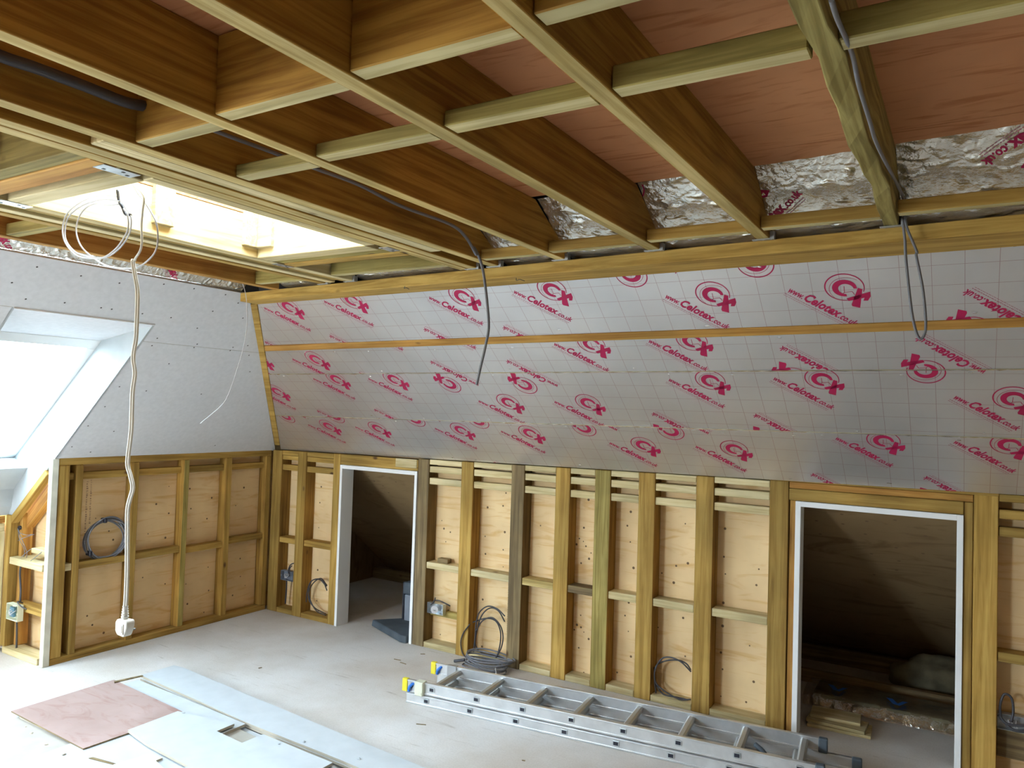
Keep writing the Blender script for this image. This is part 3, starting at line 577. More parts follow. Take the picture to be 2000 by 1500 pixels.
def roof_window(name, y0, y1, glass='glazing'):
    """splayed plasterboard reveals, white frame and glass set 0.27 m out from the slope"""
    e = empty(name, (0.4, (y0+y1)/2, 1.9)); e['kind'] = 'structure'
    eo = Vector(e.location)
    A, B = Vector((WXT, 0, zL(WXT))), Vector((.395, 0, 1.915))      # top reveal: face edge, window edge
    Cc, D = Vector((-.49, 0, 1.205)), Vector((-.302, 0, 1.147))      # window bottom, sill lip
    E_, F_, Gg = Vector((-.453, 0, 1.010)), Vector((-.470, 0, .90)), Vector((-.50, 0, .845))
    def rev(nm, quads, mats='white_board', th=.0125):
        bm = bmesh.new()
        for q in quads:
            vs = [bm.verts.new(Vector(p)-eo) for p in q]; bm.faces.new(vs)
        bmesh.ops.remove_doubles(bm, verts=bm.verts[:], dist=1e-5)
        bmesh.ops.recalc_face_normals(bm, faces=bm.faces[:])
        o = finish(nm, bm, mats, e)
        sm = o.modifiers.new('thickness', 'SOLIDIFY'); sm.thickness = th; sm.offset = 0
        return o
    def at(P, y): return (P.x, y, P.z)
    rev('head_reveal', [[at(A, y0), at(A, y1), at(B, y1), at(B, y0)]], 'plasterboard')
    rev('sill_reveal', [[at(Cc, y0), at(Cc, y1), at(D, y1), at(D, y0)], [at(D, y0), at(D, y1), at(E_, y1), at(E_, y0)], [at(E_, y0), at(E_, y1), at(F_, y1), at(F_, y0)], [at(F_, y0), at(F_, y1), at(Gg, y1), at(Gg, y0)]])
    for y in (y0, y1):
        Z0 = Vector((-.50, 0, zL(-.50)))
        rev('side_reveal', [[at(A, y), at(B, y), at(Cc, y), at(Z0, y)]])
    bm = bmesh.new(); bm_box(bm, A.x-.012-eo.x, A.x+.003-eo.x, y0-eo.y, y1-eo.y, A.z-.006-eo.z, A.z+.001-eo.z); finish('edge_bead', bm, 'white_paint', e)
    # frame and glass
    U = (B-Cc); ln = U.length; U.normalize(); Nn = Vector((-U.z, 0, U.x))
    bm = bmesh.new(); fwid = .055
    def member(u0, u1, ya, yb, d0=-.02, d1=.05):
        vs = []
        for u in (u0, u1):
            for y in (ya, yb):
                for dd in (d0, d1):
                    p = Cc+U*u+Nn*dd; vs.append(bm.verts.new(Vector((p.x, y, p.z))-eo))
        for f in [(0, 1, 3, 2), (4, 6, 7, 5), (0, 4, 5, 1), (2, 3, 7, 6), (0, 2, 6, 4), (1, 5, 7, 3)]: bm.faces.new([vs[i] for i in f])
    member(-.02, fwid, y0, y1); member(ln-fwid, ln+.02, y0, y1); member(fwid, ln-fwid, y0, y0+fwid); member(fwid, ln-fwid, y1-fwid, y1)
    bevel(bm, .003); finish('window_frame', bm, 'white_paint', e)
    bm = bmesh.new()
    q = [Cc+U*fwid, Cc+U*(ln-fwid)]
    vs = [bm.verts.new(Vector((p.x, y, p.z))+Nn*.03-eo) for p, y in ((q[0], y0+fwid), (q[1], y0+fwid), (q[1], y1-fwid), (q[0], y1-fwid))]
    bm.faces.new(vs); g = finish('glass_pane', bm, glass, e)
    mid = (B+Cc)/2+Nn*.06
    portal('daylight_portal', (mid.x, (y0+y1)/2, mid.z), -Nn, ln, y1-y0)
    return e
roof_window('window_1', WY0, WY1, 'dimmed_glazing')
roof_window('added_window_3', -4.9, -3.9)  # unseen roof window, added for more daylight
portal('daylight_portal', ((ADDED_BW[0]+ADDED_BW[1])/2, -6.22, (ADDED_BW[2]+ADDED_BW[3])/2), (0, 1, 0), ADDED_BW[1]-ADDED_BW[0], ADDED_BW[3]-ADDED_BW[2])
roof_window('added_window_4', -3.55, -2.85)  # another unseen roof window added to light the room
# ================================================================== rear (printed foil) slope
UP = Vector((0, -SR, H-KR)).normalized(); NR = Vector((0, -(H-KR), -SR)).normalized()
MR = Matrix((Vector((1, 0, 0)), UP, NR)).transposed().to_4x4(); MR.translation = Vector((0, 0, KR))
def hipu(v): return .035 + 1.105*v/SLEN

def text_polys(txt, w, h, bold=0.0):
    cu = bpy.data.curves.new('lettering', 'FONT'); cu.body = txt; cu.size = 1; cu.resolution_u = 2; cu.offset = bold; cu.shear = 0.12
    o = bpy.data.objects.new('lettering', cu); COL.objects.link(o)
    dg = bpy.context.evaluated_depsgraph_get(); me = bpy.data.meshes.new_from_object(o.evaluated_get(dg))
    vs = [v.co.copy() for v in me.vertices]; fs = [tuple(p.vertices) for p in me.polygons]
    x0 = min(v.x for v in vs); x1 = max(v.x for v in vs)
    for v in vs: v.x = (v.x-x0)/(x1-x0)*w; v.y *= h
    bpy.data.objects.remove(o); bpy.data.curves.remove(cu); bpy.data.meshes.remove(me)
    return vs, fs
TX = [(-.150, text_polys('www.', .064, .042, .028), 0), (-.082, text_polys('Celotex', .154, .058, .035), 0), (.071, text_polys('.co.uk', .076, .042, .028), 0)]
def emit_print(bm, cx, cy, flip, small=True):
    """one printed mark in board coordinates: ringed C and X, web address, fine line of small print"""
    ang = math.radians(flip if abs(flip) > 1 else -42 + (180 if flip else 0)); ca, sa = math.cos(ang), math.sin(ang)
    def P(x, y): return bm.verts.new((cx+x*ca-y*sa, cy+x*sa+y*ca, 0))
    def F(vs, mi=1):
        try: f = bm.faces.new(vs); f.material_index = mi
        except ValueError: pass
    def arc(ox, oy, rx, ry, w0, w1, a0, a1, n=26, mi=1):
        prev = None
        for i in range(n+1):
            t = i/n; a = math.radians(a0+(a1-a0)*t); w = w0+(w1-w0)*math.sin(math.pi*t)
            cur = (P(ox+rx*math.cos(a), oy+ry*math.sin(a)), P(ox+(rx-w)*math.cos(a), oy+(ry-w)*math.sin(a)))
            if prev: F([prev[0], cur[0], cur[1], prev[1]], mi)
            prev = cur
    arc(-.001, .001, .043, .041, .011, .0225, 36, 318)
    arc(-.004, .004, .070, .067, .003, .0052, 20, 318, 34)
    arc(.010, 0, .062, .059, .0012, .0018, 92, 262, 22)
    def poly(pts, mi=1): F([P(*p) for p in pts], mi)
    poly([(.034, .030), (.050, .034), (.102, -.046), (.076, -.056), (.068, -.050)])
    poly([(.036, -.036), (.050, -.042), (.094, .022), (.078, .040), (.070, .026)])
    poly([(.088, -.010), (.100, .000), (.094, .022), (.080, .008)])
    for a_, b_ in (((-.008, .008), (.012, -.016)), ((.012, -.016), (.030, .004)), ((.012, -.016), (.012, -.024)), ((.030, .004), (.046, -.004))):
        dx, dy = b_[0]-a_[0], b_[1]-a_[1]; l = math.hypot(dx, dy); nx, ny = -dy/l*.0011, dx/l*.0011
        poly([(a_[0]+nx, a_[1]+ny), (b_[0]+nx, b_[1]+ny), (b_[0]-nx, b_[1]-ny), (a_[0]-nx, a_[1]-ny)])
    for ox, (vs, fs), _ in TX:
        nv = [P(ox+v.x, -.136+v.y) for v in vs]
        for f in fs: F([nv[i] for i in f])
    if small:
        rnd = random.Random(int(cx*1000)+int(cy*977)); 
        for row, hh in ((-.150, .0035), (-.158, .0022)):
            x = -.152
            while x < .135:
                w = rnd.uniform(.004, .012)
                poly([(x, row), (x+w, row), (x+w, row+hh), (x, row+hh)], 2); x += w+.0022
def clip(bm, poly):
    n = len(poly); area = sum(poly[i][0]*poly[(i+1) % n][1]-poly[(i+1) % n][0]*poly[i][1] for i in range(n))
    for i in range(n):
        p, q = poly[i], poly[(i+1) % n]; d = Vector((q[0]-p[0], q[1]-p[1], 0))
        nv = Vector((d.y, -d.x, 0)) * (1 if area > 0 else -1)
        bmesh.ops.bisect_plane(bm, geom=bm.verts[:]+bm.edges[:]+bm.faces[:], plane_co=(p[0], p[1], 0), plane_no=nv, clear_outer=True, dist=1e-6)
XE = 7.45
t_bot = lambda x: (-.022+.0135*x)*SLEN
t_s2 = lambda x: (.262+.0105*x)*SLEN
t_s1 = lambda x: (.553+.0073*x)*SLEN
t_bb = lambda x: (.692+.0085*x)*SLEN
t_bt = lambda x: (.725+.008*x)*SLEN
t_tp = lambda x: .985*SLEN
ROWS = {1: (t_bot, t_s2, 'lowest foil-faced board, its foot resting on the long knee wall'), 2: (t_s2, t_s1, 'second foil-faced board up, between the two thin taped seams'),
        3: (t_s1, t_bb, 'foil-faced board just below the timber batten'), 4: (t_bt, t_tp, 'topmost bright foil-faced board above the timber batten')}
def hip_at(fn, off):
    x = .5
    for _ in range(30): x = hipu(fn(x))+off
    return x
for r_, (lo, hi, lab) in ROWS.items():
    g = .0016
    xl, xh = hip_at(lo, .058), hip_at(hi, .058)
    poly = [(xl, lo(xl)+g), (XE, lo(XE)+g), (XE, hi(XE)-g), (xh, hi(xh)-g)]
    bm = bmesh.new()
    for (u, v, fl) in PRINTS[r_]: emit_print(bm, u, v, fl)
    clip(bm, poly)
    bmesh.ops.translate(bm, vec=(0, 0, .0007), verts=bm.verts[:])
    for f in bm.faces:
        f.normal_update()
        if f.normal.z < 0: f.normal_flip()
    A = [bm.verts.new((x, y, 0)) for x, y in poly]; B = [bm.verts.new((x, y, -.05)) for x, y in poly]
    bm.faces.new(A); bm.faces.new(B[::-1])
    for i in range(4):
        f = bm.faces.new((A[i], B[i], B[(i+1) % 4], A[(i+1) % 4])); f.material_index = 3
    rnd = random.Random(40+r_); x = poly[0][0]+.2      # small raised foil blobs, added as glints near the board edges
    while x < 5.2:
        for fn, sg in ((lo, 1), (hi, -1)):
            if rnd.random() < .55: continue
            px, py = x+rnd.uniform(-.08, .08), fn(x)+sg*rnd.uniform(.015, .035)
            if px < hipu(py)+.08: continue
            k_ = 7; rr = rnd.uniform(.004, .008); a0 = rnd.random()
            ctr = bm.verts.new((px, py, .0026)); rim = [bm.verts.new((px+rr*rnd.uniform(.8, 1.7)*math.cos(a0+6.283*q/k_), py+rr*.6*math.sin(a0+6.283*q/k_), .0008)) for q in range(k_)]
            for q in range(k_): f = bm.faces.new((ctr, rim[q], rim[(q+1) % k_])); f.material_index = 4
        x += .24
    me = bpy.data.meshes.new('insulation_board'); bm.to_mesh(me); bm.free()
    o = link('insulation_board', me, ['printed_foil', 'print_red', 'faint_red', 'foam_core', 'foil_tape']); o.matrix_world = MR
    tag(o, lab, 'insulation board', 'foil insulation boards of the rear slope')
# torn foil glints along the two taped seams
for fn, lab in ((t_s2, 'shiny crumpled foil tape along the lower seam of the rear slope'), (t_s1, 'shiny crumpled foil tape along the upper seam of the rear slope')):
    rnd = random.Random(11); bm = bmesh.new(); x = hip_at(fn, .07); prev = None
    while x < 5.3:
        w = .0016+.004*abs(rnd.gauss(0, .45)); zz = .0012+.0015*rnd.random()
        cur = (bm.verts.new((x, fn(x)-w, zz)), bm.verts.new((x, fn(x)+w*rnd.random(), zz+.001)))
        if prev: bm.faces.new((prev[0], cur[0], cur[1], prev[1]))
        prev = cur; x += rnd.uniform(.012, .04)
    o = finish('foil_tape', bm, 'foil_tape'); o.matrix_world = MR; tag(o, lab, 'tape', 'foil tapes over the seams')
    sm = o.modifiers.new('thickness', 'SOLIDIFY'); sm.thickness = .0008
# the foil glint blobs sit in the board meshes above
rnd = random.Random(5)
def slope_prism(name, pts, z0, z1, mat, lab, cat='batten'):
    """pts in board coordinates (4 corners); local X of the object follows the first edge"""
    p0, p1 = Vector((*pts[0], 0)), Vector((*pts[1], 0)); X = (p1-p0).normalized(); Yv = Vector((0, 0, 1)).cross(X)
    T = Matrix((X, Yv, Vector((0, 0, 1)))).transposed().to_4x4(); T.translation = p0; Ti = T.inverted()
    bm = bmesh.new(); q = [Ti @ Vector((*p, 0)) for p in pts]
    A = [bm.verts.new((v.x, v.y, z1)) for v in q]; B = [bm.verts.new((v.x, v.y, z0)) for v in q]
    bm.faces.new(A); bm.faces.new(B[::-1])
    for i in range(4): bm.faces.new((A[i], B[i], B[(i+1) % 4], A[(i+1) % 4]))
    bevel(bm, .0015)
    o = finish(name, bm, mat); o.matrix_world = MR @ T
    return tag(o, lab, cat)
g = .0012
xa, xb = hip_at(t_bb, .058), hip_at(t_bt, .058)
slope_prism('batten', [(xa, t_bb(xa)+g), (XE, t_bb(XE)+g), (XE, t_bt(XE)-g), (xb, t_bt(xb)-g)], -.05, .003, 'orange_timber', 'long timber batten running between the two upper foil-faced boards')
hv0, hv1 = 0.03, .955*SLEN
slope_prism('hip_batten', [(hipu(hv0)+.0008, hv0), (hipu(hv0)+.056, hv0), (hipu(hv1)+.056, hv1), (hipu(hv1)+.0008, hv1)], -.05, .004, 'stud_timber', 'sloping timber up the valley between plasterboard and foil')
# underside timber at the head of the slope
bm = bmesh.new()
def yf(x): return -1.215-.064*x        # near edge of the plate
xs0 = 1.162; ln = XE-xs0
A, B = [[bm.verts.new((sx, y+1.35, z-2.17)) for y, z in ((yf(xx), 2.1945), (yf(xx), 2.147), (max(yf(xx)+.115, -1.40), 2.146), (-1.200, 2.181), (-1.214, 2.1945))] for sx, xx in ((-ln/2, xs0), (ln/2, XE))]
bm.faces.new(A); bm.faces.new(B[::-1])
for i in range(5): bm.faces.new((A[i], B[i], B[(i+1) % 5], A[(i+1) % 5]))
bevel(bm, .002); o = finish('ceiling_plate', bm, 'stud_timber'); o.location = (xs0+ln/2, -1.35, 2.17)
tag(o, 'long knotty plate carrying the joist ends at the head of the foil slope', 'beam')

# ================================================================== joists
GJ = 'ceiling joists'
def joist(x0, x1, lab, mat='joist_timber', y0=-6.05, y1=None, wany=False, name='ceiling_joist', z0=H):
    if y1 is None: y1 = yf((x0+x1)/2)-.003
    dyj = y1+1.502
    w = x1-x0; cx = (x0+x1)/2; cy = (y0+y1)/2
    pr = [(y0, z0), (y1, z0), (y1, z0+.035), (-1.725+dyj*.5, DECK-.0006), (y0, DECK-.0006)]
    bm = bmesh.new(); zc = 2.28
    A = [bm.verts.new((y-cy, -w/2, z-zc)) for y, z in pr]; B = [bm.verts.new((y-cy, w/2, z-zc)) for y, z in pr]
    bm.faces.new(A); bm.faces.new(B[::-1])
    for i in range(5):
        f = bm.faces.new((A[i], B[i], B[(i+1) % 5], A[(i+1) % 5])); f.material_index = 1 if i in (0, 3) else 0
    bevel(bm, .003, 2)
    if wany:
        bmesh.ops.bisect_plane
        for k in range(1, 40):
            xx = -((y1-y0)/2)+(y1-y0)*k/40
            bmesh.ops.bisect_plane(bm, geom=bm.verts[:]+bm.edges[:]+bm.faces[:], plane_co=(xx, 0, 0), plane_no=(1, 0, 0))
        for v in bm.verts:
            if v.co.z < -.05:
                v.co.y += .0045*math.sin(v.co.x*9+1)+.003*math.sin(v.co.x*23); v.co.z += .003*math.sin(v.co.x*14+v.co.y*60)
    o = finish(name, bm, [mat, 'joist_edge' if mat == 'joist_timber' else mat]); o.matrix_world = Matrix.Translation((cx, cy, zc)) @ BASIS['y'].to_4x4()
    return tag(o, lab, 'joist', GJ)
joist(4.395, 4.437, 'greenish rough-edged joist with the grey cable loop hanging from its end', 'wany_timber', wany=True)
joist(4.004, 4.047, 'joist next to the rough-edged greenish one, toward the rooflight')
joist(3.609, 3.656, 'third joist from the rooflight trimmer, ending over a wide foil patch')
joist(3.213, 3.256, 'second joist from the rooflight trimmer')
joist(2.888, 2.936, 'joist beside the rooflight trimmer, with the dark cable along its face')
joist(4.79, 4.835, 'joist beyond the greenish rough-edged one'); joist(5.19, 5.235, 'joist over the far end of the room, beyond the photographer'); joist(5.6, 5.645, 'last but one joist over the far end of the room'); joist(6.0, 6.045, 'last joist over the far end of the room')
joist(2.772, 2.820, 'trimmer timber next to the rooflight packing boards', name='trimmer_joist')
joist(2.722, 2.770, 'trimmer timber nearest the bright rooflight', name='trimmer_joist')
timber('packing_board', (2.822, 2.876), (-3.07, -1.74), (2.199, 2.225), 'pale_timber', 'flat pale packing board between the trimmer and the cable joist', 'board')
timber('packing_board', (2.822, 2.886), (-3.12, -3.072), (2.22, 2.36), 'orange_timber', 'short upright block closing the gap at the end of the packing board', 'board')
timber('rooflight_trimmer', (2.672, 2.720), (-2.84, -1.945), (2.195, 2.369), 'pale_timber', 'inner trimmer along the long bright edge of the rooflight', 'trimmer')
# far-side trimmers, left of the rooflight
GT = 'stacked trimmers beyond the rooflight'
for i, (x0, x1, zz, mm, lab) in enumerate(((2.022, 2.068, 0, 'pale_timber', 'innermost trimmer on the far side of the rooflight'), (1.974, 2.020, .006, 'stud_timber', 'second trimmer out on the far side of the rooflight'),
        (1.928, 1.972, .014, 'green_timber', 'middle recessed trimmer on the far side of the rooflight'), (1.880, 1.926, .004, 'pale_timber', 'fourth trimmer out on the far side of the rooflight'), (1.832, 1.878, 0, 'stud_timber', 'outermost trimmer on the far side of the rooflight'))):
    timber('rooflight_trimmer', (x0, x1), (-5.0, yf(x0)-.004), (2.195+zz, 2.369), mm, lab, 'trimmer', GT)
timber('side_joist', (1.452, 1.500), (-6.05, -1.315), (2.192, 2.369), 'orange_timber', 'joist along the head of the plasterboard slope', 'joist')
# headers across the rooflight
GH = 'headers around the rooflight'
for y0, y1, zz, mm, lab in ((-3.062, -3.014, .004, 'green_timber', 'greenish header furthest from the rooflight opening on the near end'), (-3.012, -2.940, 0, 'orange_timber', 'orange header board at the near end of the rooflight'),
        (-2.938, -2.902, .022, 'grey_timber', 'sunken header strip at the near end of the rooflight'), (-2.900, -2.832, 0, 'pale_timber', 'header at the near lip of the rooflight'),
        (-1.942, -1.866, 0, 'pale_timber', 'header at the far lip of the rooflight'), (-1.864, -1.800, .004, 'green_timber', 'middle header at the far end of the rooflight'), (-1.798, -1.735, 0, 'stud_timber', 'outer header at the far end of the rooflight')):
    timber('rooflight_header', (2.070, 2.720 if y0 < -2.8 and y1 < -2.9 or y0 > -1.9 else 2.670), (y0, y1), (2.195+zz, 2.369), mm, lab, 'header', GH, axis='x')

# noggins between joists
bays = [(2.937, 3.212, 'cable joist and the second joist'), (3.257, 3.608, 'second and third joists'), (3.657, 4.003, 'third and fourth joists'), (4.048, 4.394, 'fourth joist and the greenish one'), (4.438, 4.789, 'greenish joist and the one beyond')]
ya = [(-3.03, -2.985), (-3.055, -3.012), (-3.075, -3.032), (-3.092, -3.050), (-3.10, -3.06)]
yb = [(-2.745, -2.70), (-2.768, -2.722), (-2.788, -2.738), (-2.797, -2.753), (-2.803, -2.761)]
hb = [.032, .032, .034, .045, .046]
for i, (x0, x1, nm) in enumerate(bays):
    g = .0012
    timber('deep_noggin', (x0+g, x1-g), ya[i], (2.199, 2.368), 'joist_timber', 'deep noggin between the %s' % nm, 'noggin', 'deep noggins between the joists', axis='x', under='noggin_lit_edge')
    timber('shallow_noggin', (x0+g, x1-g), yb[i], (2.197, 2.197+hb[i]), 'green_timber', 'shallow batten noggin between the %s' % nm, 'noggin', 'shallow noggins between the joists', axis='x', under='noggin_lit_edge')
    timber('end_noggin', (x0+g, x1-g), (-1.37-.062*(x0+x1)/2, -1.33-.062*(x0+x1)/2), (2.197, 2.236), 'stud_timber', 'noggin by the foil, at the ends of the %s' % nm, 'noggin', 'noggins at the joist ends', axis='x', under='noggin_lit_edge')
timber('end_noggin', (2.070, 2.721), (-1.518, -1.476), (2.197, 2.252), 'green_timber', 'noggin by the foil, beyond the far end of the rooflight', 'noggin', 'noggins at the joist ends', axis='x', under='noggin_lit_edge')
timber('end_noggin', (1.501, 1.831), (-1.475, -1.435), (2.197, 2.26), 'green_timber', 'noggin by the foil, in the corner over the valley timber', 'noggin', 'noggins at the joist ends', axis='x', under='noggin_lit_edge')
timber('shallow_noggin', (1.501, 1.831), (-2.64, -2.595), (2.197, 2.24), 'green_timber', 'shallow noggin between the outermost trimmer and the plasterboard slope', 'noggin', 'shallow noggins between the joists', axis='x')

# ------------------------------------------------------------------ crinkled foil behind the joist ends
PR = [(-1.735, 2.372), (-1.70, 2.352), (-1.655, 2.322), (-1.61, 2.292), (-1.575, 2.270), (-1.55, 2.256), (-1.51, 2.240), (-1.465, 2.214), (-1.43, 2.203), (-1.36, 2.202)]
SL_ = [0]
for i in range(1, len(PR)): SL_.append(SL_[-1]+math.hypot(PR[i][0]-PR[i-1][0], PR[i][1]-PR[i-1][1]))
def prof_at(s_):
    s_ = max(0, min(SL_[-1]-1e-6, s_)); i = 0
    while SL_[i+1] < s_: i += 1
    t = (s_-SL_[i])/(SL_[i+1]-SL_[i]); y = PR[i][0]+(PR[i+1][0]-PR[i][0])*t; z = PR[i][1]+(PR[i+1][1]-PR[i][1])*t
    dy, dz = PR[i+1][0]-PR[i][0], PR[i+1][1]-PR[i][1]; l = math.hypot(dy, dz)
    return y, z, dz/l, -dy/l          # normal pointing down into the room
from mathutils import noise as mn
def foil_piece(x0, x1, lab, prints=()):
    bm = bmesh.new(); nx, nv = max(6, int((x1-x0)/.009)), 50; org = Vector(((x0+x1)/2, -1.55, 2.28)); grid = []
    def surf(x, s_, off=0):
        y, z, ny, nz = prof_at(s_)
        w = mn.ridged_multi_fractal(Vector((x*9, s_*11, .3)), 1, 2.2, 4, 1, 2)*.0024 + .0022*mn.noise(Vector((x*31, s_*38, 4))) + .0035*mn.noise(Vector((x*5, s_*7, 2)))
        o_ = off-w
        return Vector((x, y-.062*(x-4.2)+ny*o_, z+nz*o_))-org
    for i in range(nx+1):
        grid.append([bm.verts.new(surf(x0+(x1-x0)*i/nx, SL_[-1]*j/nv)) for j in range(nv+1)])
    for i in range(nx):
        for j in range(nv):
            f = bm.faces.new((grid[i][j], grid[i][j+1], grid[i+1][j+1], grid[i+1][j])); f.smooth = True
    if prints:
        b2 = bmesh.new()
        for (u, v, fl) in prints: emit_print(b2, u, v, fl)
        clip(b2, [(x0, .15), (x1, .15), (x1, SL_[-1]-.01), (x0, SL_[-1]-.01)])
        mp = {}
        for v in b2.verts: mp[v] = bm.verts.new(surf(v.co.x, SL_[-1]-v.co.y, .0012))
        for f in b2.faces:
            try: nf = bm.faces.new([mp[v] for v in f.verts]); nf.material_index = f.material_index
            except ValueError: pass
        b2.free()
    me = bpy.data.meshes.new('foil_sheet'); bm.to_mesh(me); bm.free()
    o = link('foil_sheet', me, ['crinkled_foil', 'print_red', 'faint_red']); o.location = org
    return tag(o, lab, 'foil', 'crinkled foil sheets at the joist ends')
FPR = {4: [(4.84, .30, -140)], 3: [(3.97, .27, 45)], 2: [(3.60, .40, -140)], 5: [(2.42, .24, 1)]}
for i, (x0, x1, nm) in enumerate(bays+[(2.071, 2.721, 'rooflight trimmers'), (1.502, 1.831, 'corner trimmers'), (4.836, 5.189, 'far joists')]):
    foil_piece(x0, x1, 'crinkled foil filling the end of the bay between the %s' % nm, FPR.get(i, ()))
# foil strip above the plasterboard, behind the slope
bm = bmesh.new(); n = 150; org = PL(1.15, -3.5)
gr = []
for i in range(n+1):
    y = -6.0+(6.0-1.262)*i/n; row = []
    for j in range(9):
        x = 1.1445+.15*j/8; o_ = .014+.0035*mn.noise(Vector((x*14, y*14, 0))); row.append(bm.verts.new(PL(x, y, o_)-org))
    gr.append(row)
for i in range(n):
    for j in range(8): f = bm.faces.new((gr[i][j], gr[i][j+1], gr[i+1][j+1], gr[i+1][j])); f.smooth = True
b2 = bmesh.new()
for (u, v) in ((-2.45, .17), (-1.66, .16)): emit_print(b2, u, v, 0)
clip(b2, [(-3.3, .004), (-1.3, .004), (-1.3, .2), (-3.3, .2)])
mp = {v: bm.verts.new(PL(1.145+v.co.y*.76, v.co.x, .0085)-org) for v in b2.verts}
for f in b2.faces:
    nf = bm.faces.new([mp[v] for v in f.verts]); nf.material_index = f.material_index
b2.free()
me = bpy.data.meshes.new('foil_strip'); bm.to_mesh(me); bm.free()
o = link('foil_strip', me, ['crinkled_foil', 'print_red', 'faint_red']); o.location = org
tag(o, 'narrow foil strip along the top of the plasterboard slope', 'foil')

# ------------------------------------------------------------------ rooflight upstand
e = empty('window_2', ((OX0+OX1)/2, (OY0+OY1)/2, H)); e['kind'] = 'structure'; eo = Vector(e.location)
def wb(nm, x0, x1, y0, y1, z0, z1, mat):
    bm = bmesh.new(); bm_box(bm, x0-eo.x, x1-eo.x, y0-eo.y, y1-eo.y, z0-eo.z, z1-eo.z); bevel(bm, .002); return finish(nm, bm, mat, e)
ZT = 2.80
wb('upstand_side', OX0-.05, OX0-.02, OY0, OY1, 2.372, ZT, 'orange_timber'); wb('upstand_side', OX1+.02, OX1+.05, OY0, OY1, 2.372, ZT, 'orange_timber')
wb('upstand_end', OX0-.05, OX1+.05, OY0-.05, OY0-.02, 2.372, ZT, 'orange_timber'); wb('upstand_end', OX0-.05, OX1+.05, OY1+.02, OY1+.05, 2.372, ZT, 'orange_timber')
wb('corner_upright', OX0-.02, OX0+.10, OY1-.02, OY1+.02, 2.235, ZT, 'pale_timber'); wb('corner_upright', OX0-.02, OX0+.02, OY1-.08, OY1-.02, 2.235, ZT, 'pale_timber')
wb('corner_upright', OX0-.02, OX0+.02, -2.42, -2.34, 2.235, ZT, 'pale_timber')
wb('corner_upright', OX1-.02, OX1+.02, OY0-.02, OY0+.05, 2.372, ZT, 'pale_timber')
bm = bmesh.new()
for (x0, x1, y0, y1) in ((OX0-.06, OX1+.06, OY0-.06, OY0+.02), (OX0-.06, OX1+.06, OY1-.02, OY1+.06), (OX0-.06, OX0+.02, OY0+.02, OY1-.02), (OX1-.02, OX1+.06, OY0+.02, OY1-.02)):
    bm_box(bm, x0-eo.x, x1-eo.x, y0-eo.y, y1-eo.y, ZT-eo.z, ZT+.06-eo.z)
finish('window_frame', bm, 'white_paint', e)
bm = bmesh.new(); bm.faces.new([bm.verts.new(Vector(p)-eo) for p in ((OX0, OY0, ZT+.03), (OX1, OY0, ZT+.03), (OX1, OY1, ZT+.03), (OX0, OY1, ZT+.03))]); finish('glass_pane', bm, 'glazing', e)
portal('daylight_portal', ((OX0+OX1)/2, (OY0+OY1)/2, ZT+.08), (0, 0, -1), OX1-OX0, OY1-OY0)

# ------------------------------------------------------------------ metal connectors
def hanger(x, y, rz, lab, wdt=.10, dep=.050):
    bm = bmesh.new(); bm_box(bm, -wdt/2, wdt/2, -dep/2, dep/2, -.0022, -.0006)
    for sx in (-1, 1): bm_box(bm, sx*(wdt/2)-.0008, sx*(wdt/2)+.0008, -dep/2, dep/2, -.0022, -.0004)
    e = finish('joist_hanger', bm, 'galvanised'); e.location = (x, y, H); e.rotation_euler = (0, 0, rz)
    bm = bmesh.new()
    for px, py in ((-.03, .012), (.012, -.008), (.034, .010)):
        bm_box(bm, px-.004, px+.004, py-.004, py+.004, -.0032, -.0021)
    finish('nail_head', bm, 'screw_dark', e)
    return tag(e, lab, 'joist hanger', 'galvanised hangers at the rooflight corners')
hanger(2.694, -2.925, math.radians(90), 'shiny hanger at the near trimmer corner of the rooflight')
hanger(2.045, -2.870, math.radians(90), 'bright hanger at the near far-side corner of the rooflight', .09)
hanger(2.050, -1.785, math.radians(90), 'dull hanger at the corner of the rooflight nearest the valley', .09, .04)
hanger(2.722, -1.865, math.radians(90), 'dull grey hanger where the far header meets the trimmer', .07, .045)
for x, lab in ((4.416, 'rough-edged greenish joist'), (4.026, 'fourth joist'), (3.632, 'third joist'), (3.235, 'second joist'), (2.912, 'cable joist'), (2.796, 'rooflight trimmer'), (2.045, 'far-side rooflight trimmers'), (1.856, 'outermost trimmer')):
    bm = bmesh.new(); bm_box(bm, -.036, .036, -.012, .006, -.004, -.001); bm_box(bm, .022, .036, -.012, .012, -.001, .022)
    for k in (-.024, 0, .026): bm_box(bm, k-.003, k+.003, -.006, 0, -.0055, -.004)
    o = finish('framing_clip', bm, 'dull_steel'); o.location = (x, yf(x)-.012, H); tag(o, 'small steel clip under the end of the %s' % lab, 'clip', 'steel clips along the plate')
for x, r_, lab in ((3.02, .018, 'small wire staple loop on the plate beside the dangling lead'), (2.42, .012, 'small bent wire loop on the plate, toward the valley')):
    bm = bmesh.new(); tube(bm, [(-r_, 0, 0), (-r_*.6, -.01, -.012), (r_*.4, -.012, -.010), (r_*1.4, -.004, -.016)], .0014, 6); o = finish('wire_staple', bm, 'dark_cable'); o.location = (x, -1.385, 2.145); tag(o, lab, 'wire')
# ================================================================== hanging leads and cables
fx = FLEX[0]; org = Vector(fx)
e = empty('extension_lead', fx); tag(e, 'cream twin lead hanging from the rooflight with a white three-pin plug at its end', 'cable')
bm = bmesh.new(); FP = [Vector(p)-org for p in FLEX]; FP[-1] += Vector((0, 0, -.01))
tube(bm, FP[:6], .0032, 8); 
for dx in (-.0028, .0028): tube(bm, [p+Vector((dx, dx*.5, 0)) for p in FP[5:]], .0034, 8)
finish('lead', bm, 'white_flex', e)
